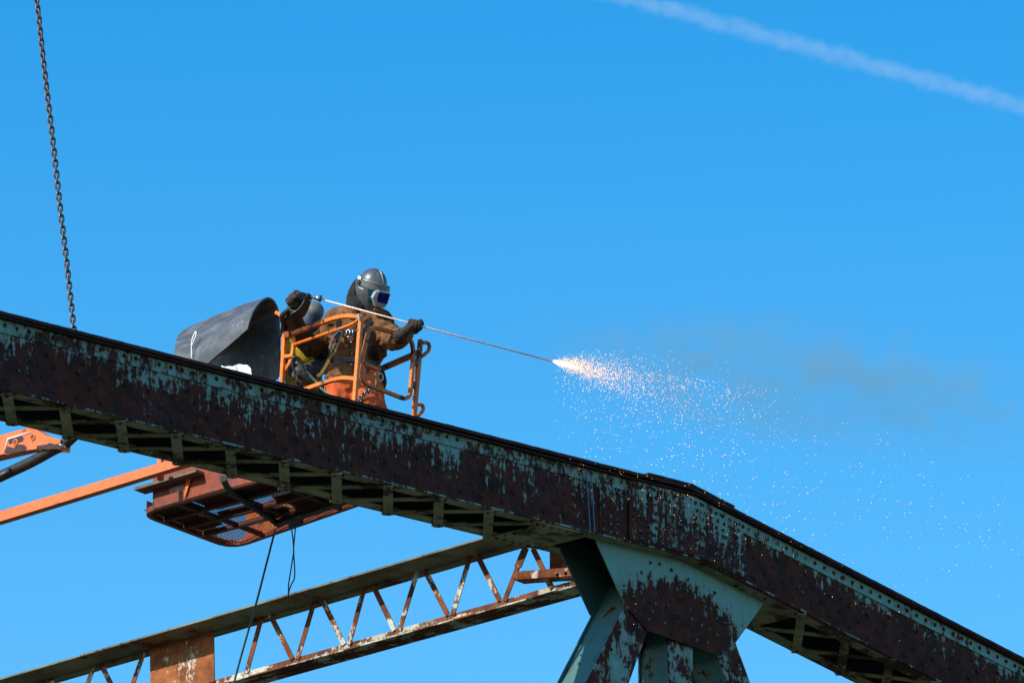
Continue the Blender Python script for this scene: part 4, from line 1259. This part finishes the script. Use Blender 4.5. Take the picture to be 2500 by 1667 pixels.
# air hose running down by the mid rail
put('air_hose', MB().tube(crv([pz(x, y, -.1) for x, y in ((280, 1035), (380, 1125), (470, 1215), (530, 1290), (600, 1345), (650, 1420))], 5), .011, 8), plain('hose_pale_green', (.33, .42, .33), .5), base=pz(530, 1290, -.1), label='pale green hose slanting down behind the mid rail', cat='hose')
put('air_hose', MB().tube(crv([pz(x, y, .05) for x, y in ((150, 640), (160, 740), (150, 850), (165, 940))], 5), .012, 8), M['steel'], base=pz(165, 940, .05), label='silver braided hose hanging beside the left corner post', cat='hose')

# ------------------------------------------------------------------ chain
CP = crv([V((px, py, 0)) for px, py in ((62, -210), (76, -105), (90, 0), (107, 157), (125.5, 314), (137, 418), (146, 502), (162, 633), (180, 803), (182, 822))], 30)
YC = .22
pts3 = [ony(p.x, p.y, YC) for p in CP]
chain = thing('chain', 'rusty steel chain hanging from above onto the left end of the chord', 'chain', pts3[-1])
lk_ = MB()
Lh, Wd, wr_ = .0215, .0165, .0078
link = [V((Wd*math.cos(a), 0, Lh*(1 if math.sin(a) > 0 else -1)*.62+Wd*.95*math.sin(a))) for a in [2*math.pi*(k+.5)/16 for k in range(16)]]
lk_.tube(link, wr_, 7, True)
LINK = lk_.mesh('chain_link', V((0, 0, 0)), (M['chain'],))
pitch = .0435; acc = 0; idx = 0
tot = [0]
for a, b in zip(pts3[:-1], pts3[1:]): tot.append(tot[-1]+(b-a).length)
def along(s_):
    for i in range(len(tot)-1):
        if tot[i+1] >= s_:
            f = (s_-tot[i])/(tot[i+1]-tot[i]); return pts3[i]+(pts3[i+1]-pts3[i])*f, (pts3[i+1]-pts3[i]).normalized()
    return pts3[-1], (pts3[-1]-pts3[-2]).normalized()
s_ = .02
while s_ < tot[-1]:
    p, t = along(s_)
    twist = rad(-51+12)+(math.pi/2 if idx % 2 else 0)+.35*math.sin(s_*1.7)+RNG.uniform(-.08, .08)
    q = (-t).to_track_quat('Z', 'Y').to_matrix()
    rot = (q@Matrix.Rotation(twist, 3, 'Z'))
    o = copy_mesh('chain_link', LINK, chain, p)
    o.rotation_euler = rot.to_euler()
    s_ += pitch; idx += 1

# ------------------------------------------------------------------ lines hanging under the basket
def hang(px, py, dd=0): return ond(px, py, DP+.5+dd)
rp = crv([hang(*p) for p in ((672, 1292), (670, 1300), (648, 1385), (626, 1470), (592, 1589), (571, 1667), (520, 1860))], 6)
put('hanging_hose', MB().tube(rp, .009, 8), M['rope'], base=rp[0], label='thin straight dark green hose slanting down from the basket floor', cat='hose')
cbm = MB()
cbm.tube(crv([hang(*p) for p in ((712, 1278), (712, 1290), (717, 1340), (711, 1385), (705, 1423), (704, 1450), (703, 1484))], 5), .0058, 6)
cbm.tube(crv([hang(*p, -.02) for p in ((721, 1276), (721, 1290), (717, 1340), (719, 1380), (719, 1409), (712, 1425), (705, 1446), (704, 1480))], 5), .0058, 6)
put('hanging_cable', cbm, M['cable'], base=hang(716, 1276), label='black doubled cable dangling below the basket, looped at its end', cat='cable')

# ------------------------------------------------------------------ sparks, smoke, contrail
TIP = (1350, 882)
DT = DP-.32
sp = MB()
rs = np.random.RandomState(11)
OCT = [(1, 0, 0), (-1, 0, 0), (0, 1, 0), (0, -1, 0), (0, 0, 1), (0, 0, -1)]
OF = [(0, 2, 4), (2, 1, 4), (1, 3, 4), (3, 0, 4), (2, 0, 5), (1, 2, 5), (3, 1, 5), (0, 3, 5)]
def spark(px, py, dd, r_, mi):
    c = ond(px, py, DT+dd)
    sp.add([c+V(q)*r_ for q in OCT], OF, mi=mi)
for i in range(3600):
    d = 12+rs.gamma(1.6, 68)
    y = .20*d+rs.normal(0, 1)*(4+.125*d)+.00010*d*d
    spark(TIP[0]+d, TIP[1]+y, rs.normal(0, .03+.0008*d), .0013+.0019*rs.rand()**2, 0 if rs.rand() < .75 else 1)
for i in range(900):
    d = 600*rs.beta(1.5, 2.2)-rs.exponential(12); y = .12*d+rs.exponential(75)
    if d < 0 and y < 20: continue
    spark(TIP[0]+d, TIP[1]+y, rs.normal(0, .25), .0017+.0022*rs.rand()**1.8, 0 if rs.rand() < .5 else 1)
for i in range(430):
    d = 60+1120*rs.beta(1.5, 1.3); y = .30*d+rs.normal(60, 85)
    if y < .12*d: continue
    spark(TIP[0]+d, TIP[1]+y, rs.normal(-.1, .3), .0017+.0022*rs.rand()**1.8, 0 if rs.rand() < .2 else 1)
for i in range(170):
    d = 130+900*rs.beta(1.2, 2.2); y = .42*d+rs.normal(150, 65)
    spark(TIP[0]+d, TIP[1]+y, rs.normal(-.2, .25), .0018+.0024*rs.rand()**1.6, 1)
put('sparks', sp, [M['spark_hot'], M['spark']], base=ond(*TIP, DT), kind='stuff', label='shower of glowing sparks blown from the lance tip', cat='sparks')
fm_ = MB()
ax_ = (pt(1450, 914, -.32)-pt(1350, 882, -.32)).normalized()
pth = [ond(TIP[0]+d, TIP[1]+.24*d, DT) for d in (-3, 3, 10, 22, 36, 52, 70)]
fm_.tube(pth, 1.0, 12, scale=[.004, .010, .013, .013, .011, .007, .002])
for p in fm_.v: p += V((mn.noise(p*60), mn.noise(p*60+V((3, 1, 2))), mn.noise(p*60+V((9, 2, 4)))))*.014
put('cutting_flame', fm_, emit('flame_white', (1, .80, .52), 2.6), base=ond(*TIP, DT), label='white-hot flare at the tip of the lance', cat='flame')

def volume_mat(name, col, dens, scale, lo, hi, aniso=0.0, absorb=None, ctr=None, core=False, rate=1.0, zs=(1, 1, 1)):
    b = NB(name)
    v = b.n('ShaderNodeVolumePrincipled')
    v.inputs['Color'].default_value = (*col, 1); v.inputs['Anisotropy'].default_value = aniso
    vo = b.coords(zs)
    n1 = b.noise(vo, scale, 4, .55)
    uv = b.coords()
    ln = b.n('ShaderNodeVectorMath', operation='LENGTH'); b.l(uv, ln.inputs[0])
    fall = b.step(ln.outputs['Value'], 1.0, .25)
    d = b.math('MULTIPLY', b.step(n1, lo, hi), fall)
    d = b.math('MULTIPLY', d, dens)
    b.l(d, v.inputs['Density'])
    b.l(v.outputs[0], b.out.inputs['Volume'])
    b.m.cycles.volume_step_rate = rate
    return b.m
# smoke: unit ball scaled; Object coordinates run 0..1 to its skin
sm_ = MB().ball((0, 0, 0), 1.0, seg=24, rings=14)
def cloud(name, px, py, dep, ax, ay, az, slope, mat, **kw):
    c = ond(px, py, dep)
    k = dep/FPX
    X = (RT*math.cos(slope)-UP*math.sin(slope)); Y = FWD; Z = X.cross(Y)
    o = bpy.data.objects.new(name, sm_.mesh(name, V((0, 0, 0)), (mat,)))
    COL.objects.link(o)
    m4 = Matrix((X*ax*k, Y*ay*k, Z*az*k)).transposed().to_4x4(); m4.translation = c
    o.matrix_world = m4
    return props(o, **kw)
SMK = volume_mat('smoke_volume', (.46, .43, .20), 1.7, 3.4, .36, .72, zs=(2.0, 1, .8), rate=.25)
cloud('smoke', 1960, 930, DP+1.2, 840, 110, 215, .12, SMK, kind='stuff', label='thin brown smoke drifting away from the sparks', cat='smoke')
# contrail: long thin ice cloud, some five kilometres off
K = 5000
ca_, cb_ = ond(1250, -82, K), ond(2950, 385, K)
ct = MB().tube([ca_, cb_], 11.0, 14)
mid = (ca_+cb_)*.5
b = NB('contrail_volume')
v_ = b.n('ShaderNodeVolumePrincipled'); v_.inputs['Color'].default_value = (.95, .95, .97, 1)
axis = (cb_-ca_).normalized()
tc = b.n('ShaderNodeTexCoord')
dt = b.n('ShaderNodeVectorMath', operation='DOT_PRODUCT'); b.l(tc.outputs['Object'], dt.inputs[0]); dt.inputs[1].default_value = axis
pr = b.n('ShaderNodeVectorMath', operation='SCALE'); pr.inputs[0].default_value = axis; b.l(dt.outputs['Value'], pr.inputs['Scale'])
df = b.n('ShaderNodeVectorMath', operation='SUBTRACT'); b.l(tc.outputs['Object'], df.inputs[0]); b.l(pr.outputs[0], df.inputs[1])
ln = b.n('ShaderNodeVectorMath', operation='LENGTH'); b.l(df.outputs[0], ln.inputs[0])
nz = b.noise(tc.outputs['Object'], .085, 4, .6)
edge_ = b.math('MULTIPLY_ADD', nz, 13.0, ln.outputs['Value'])
d_ = b.math('MULTIPLY', b.step(edge_, 15.5, 8.0), .017)
b.l(d_, v_.inputs['Density']); b.l(v_.outputs[0], b.out.inputs['Volume'])
b.m.cycles.volume_step_rate = .05
put('contrail', ct, b.m, base=mid, label='soft white aircraft contrail slanting across the upper sky', cat='contrail')
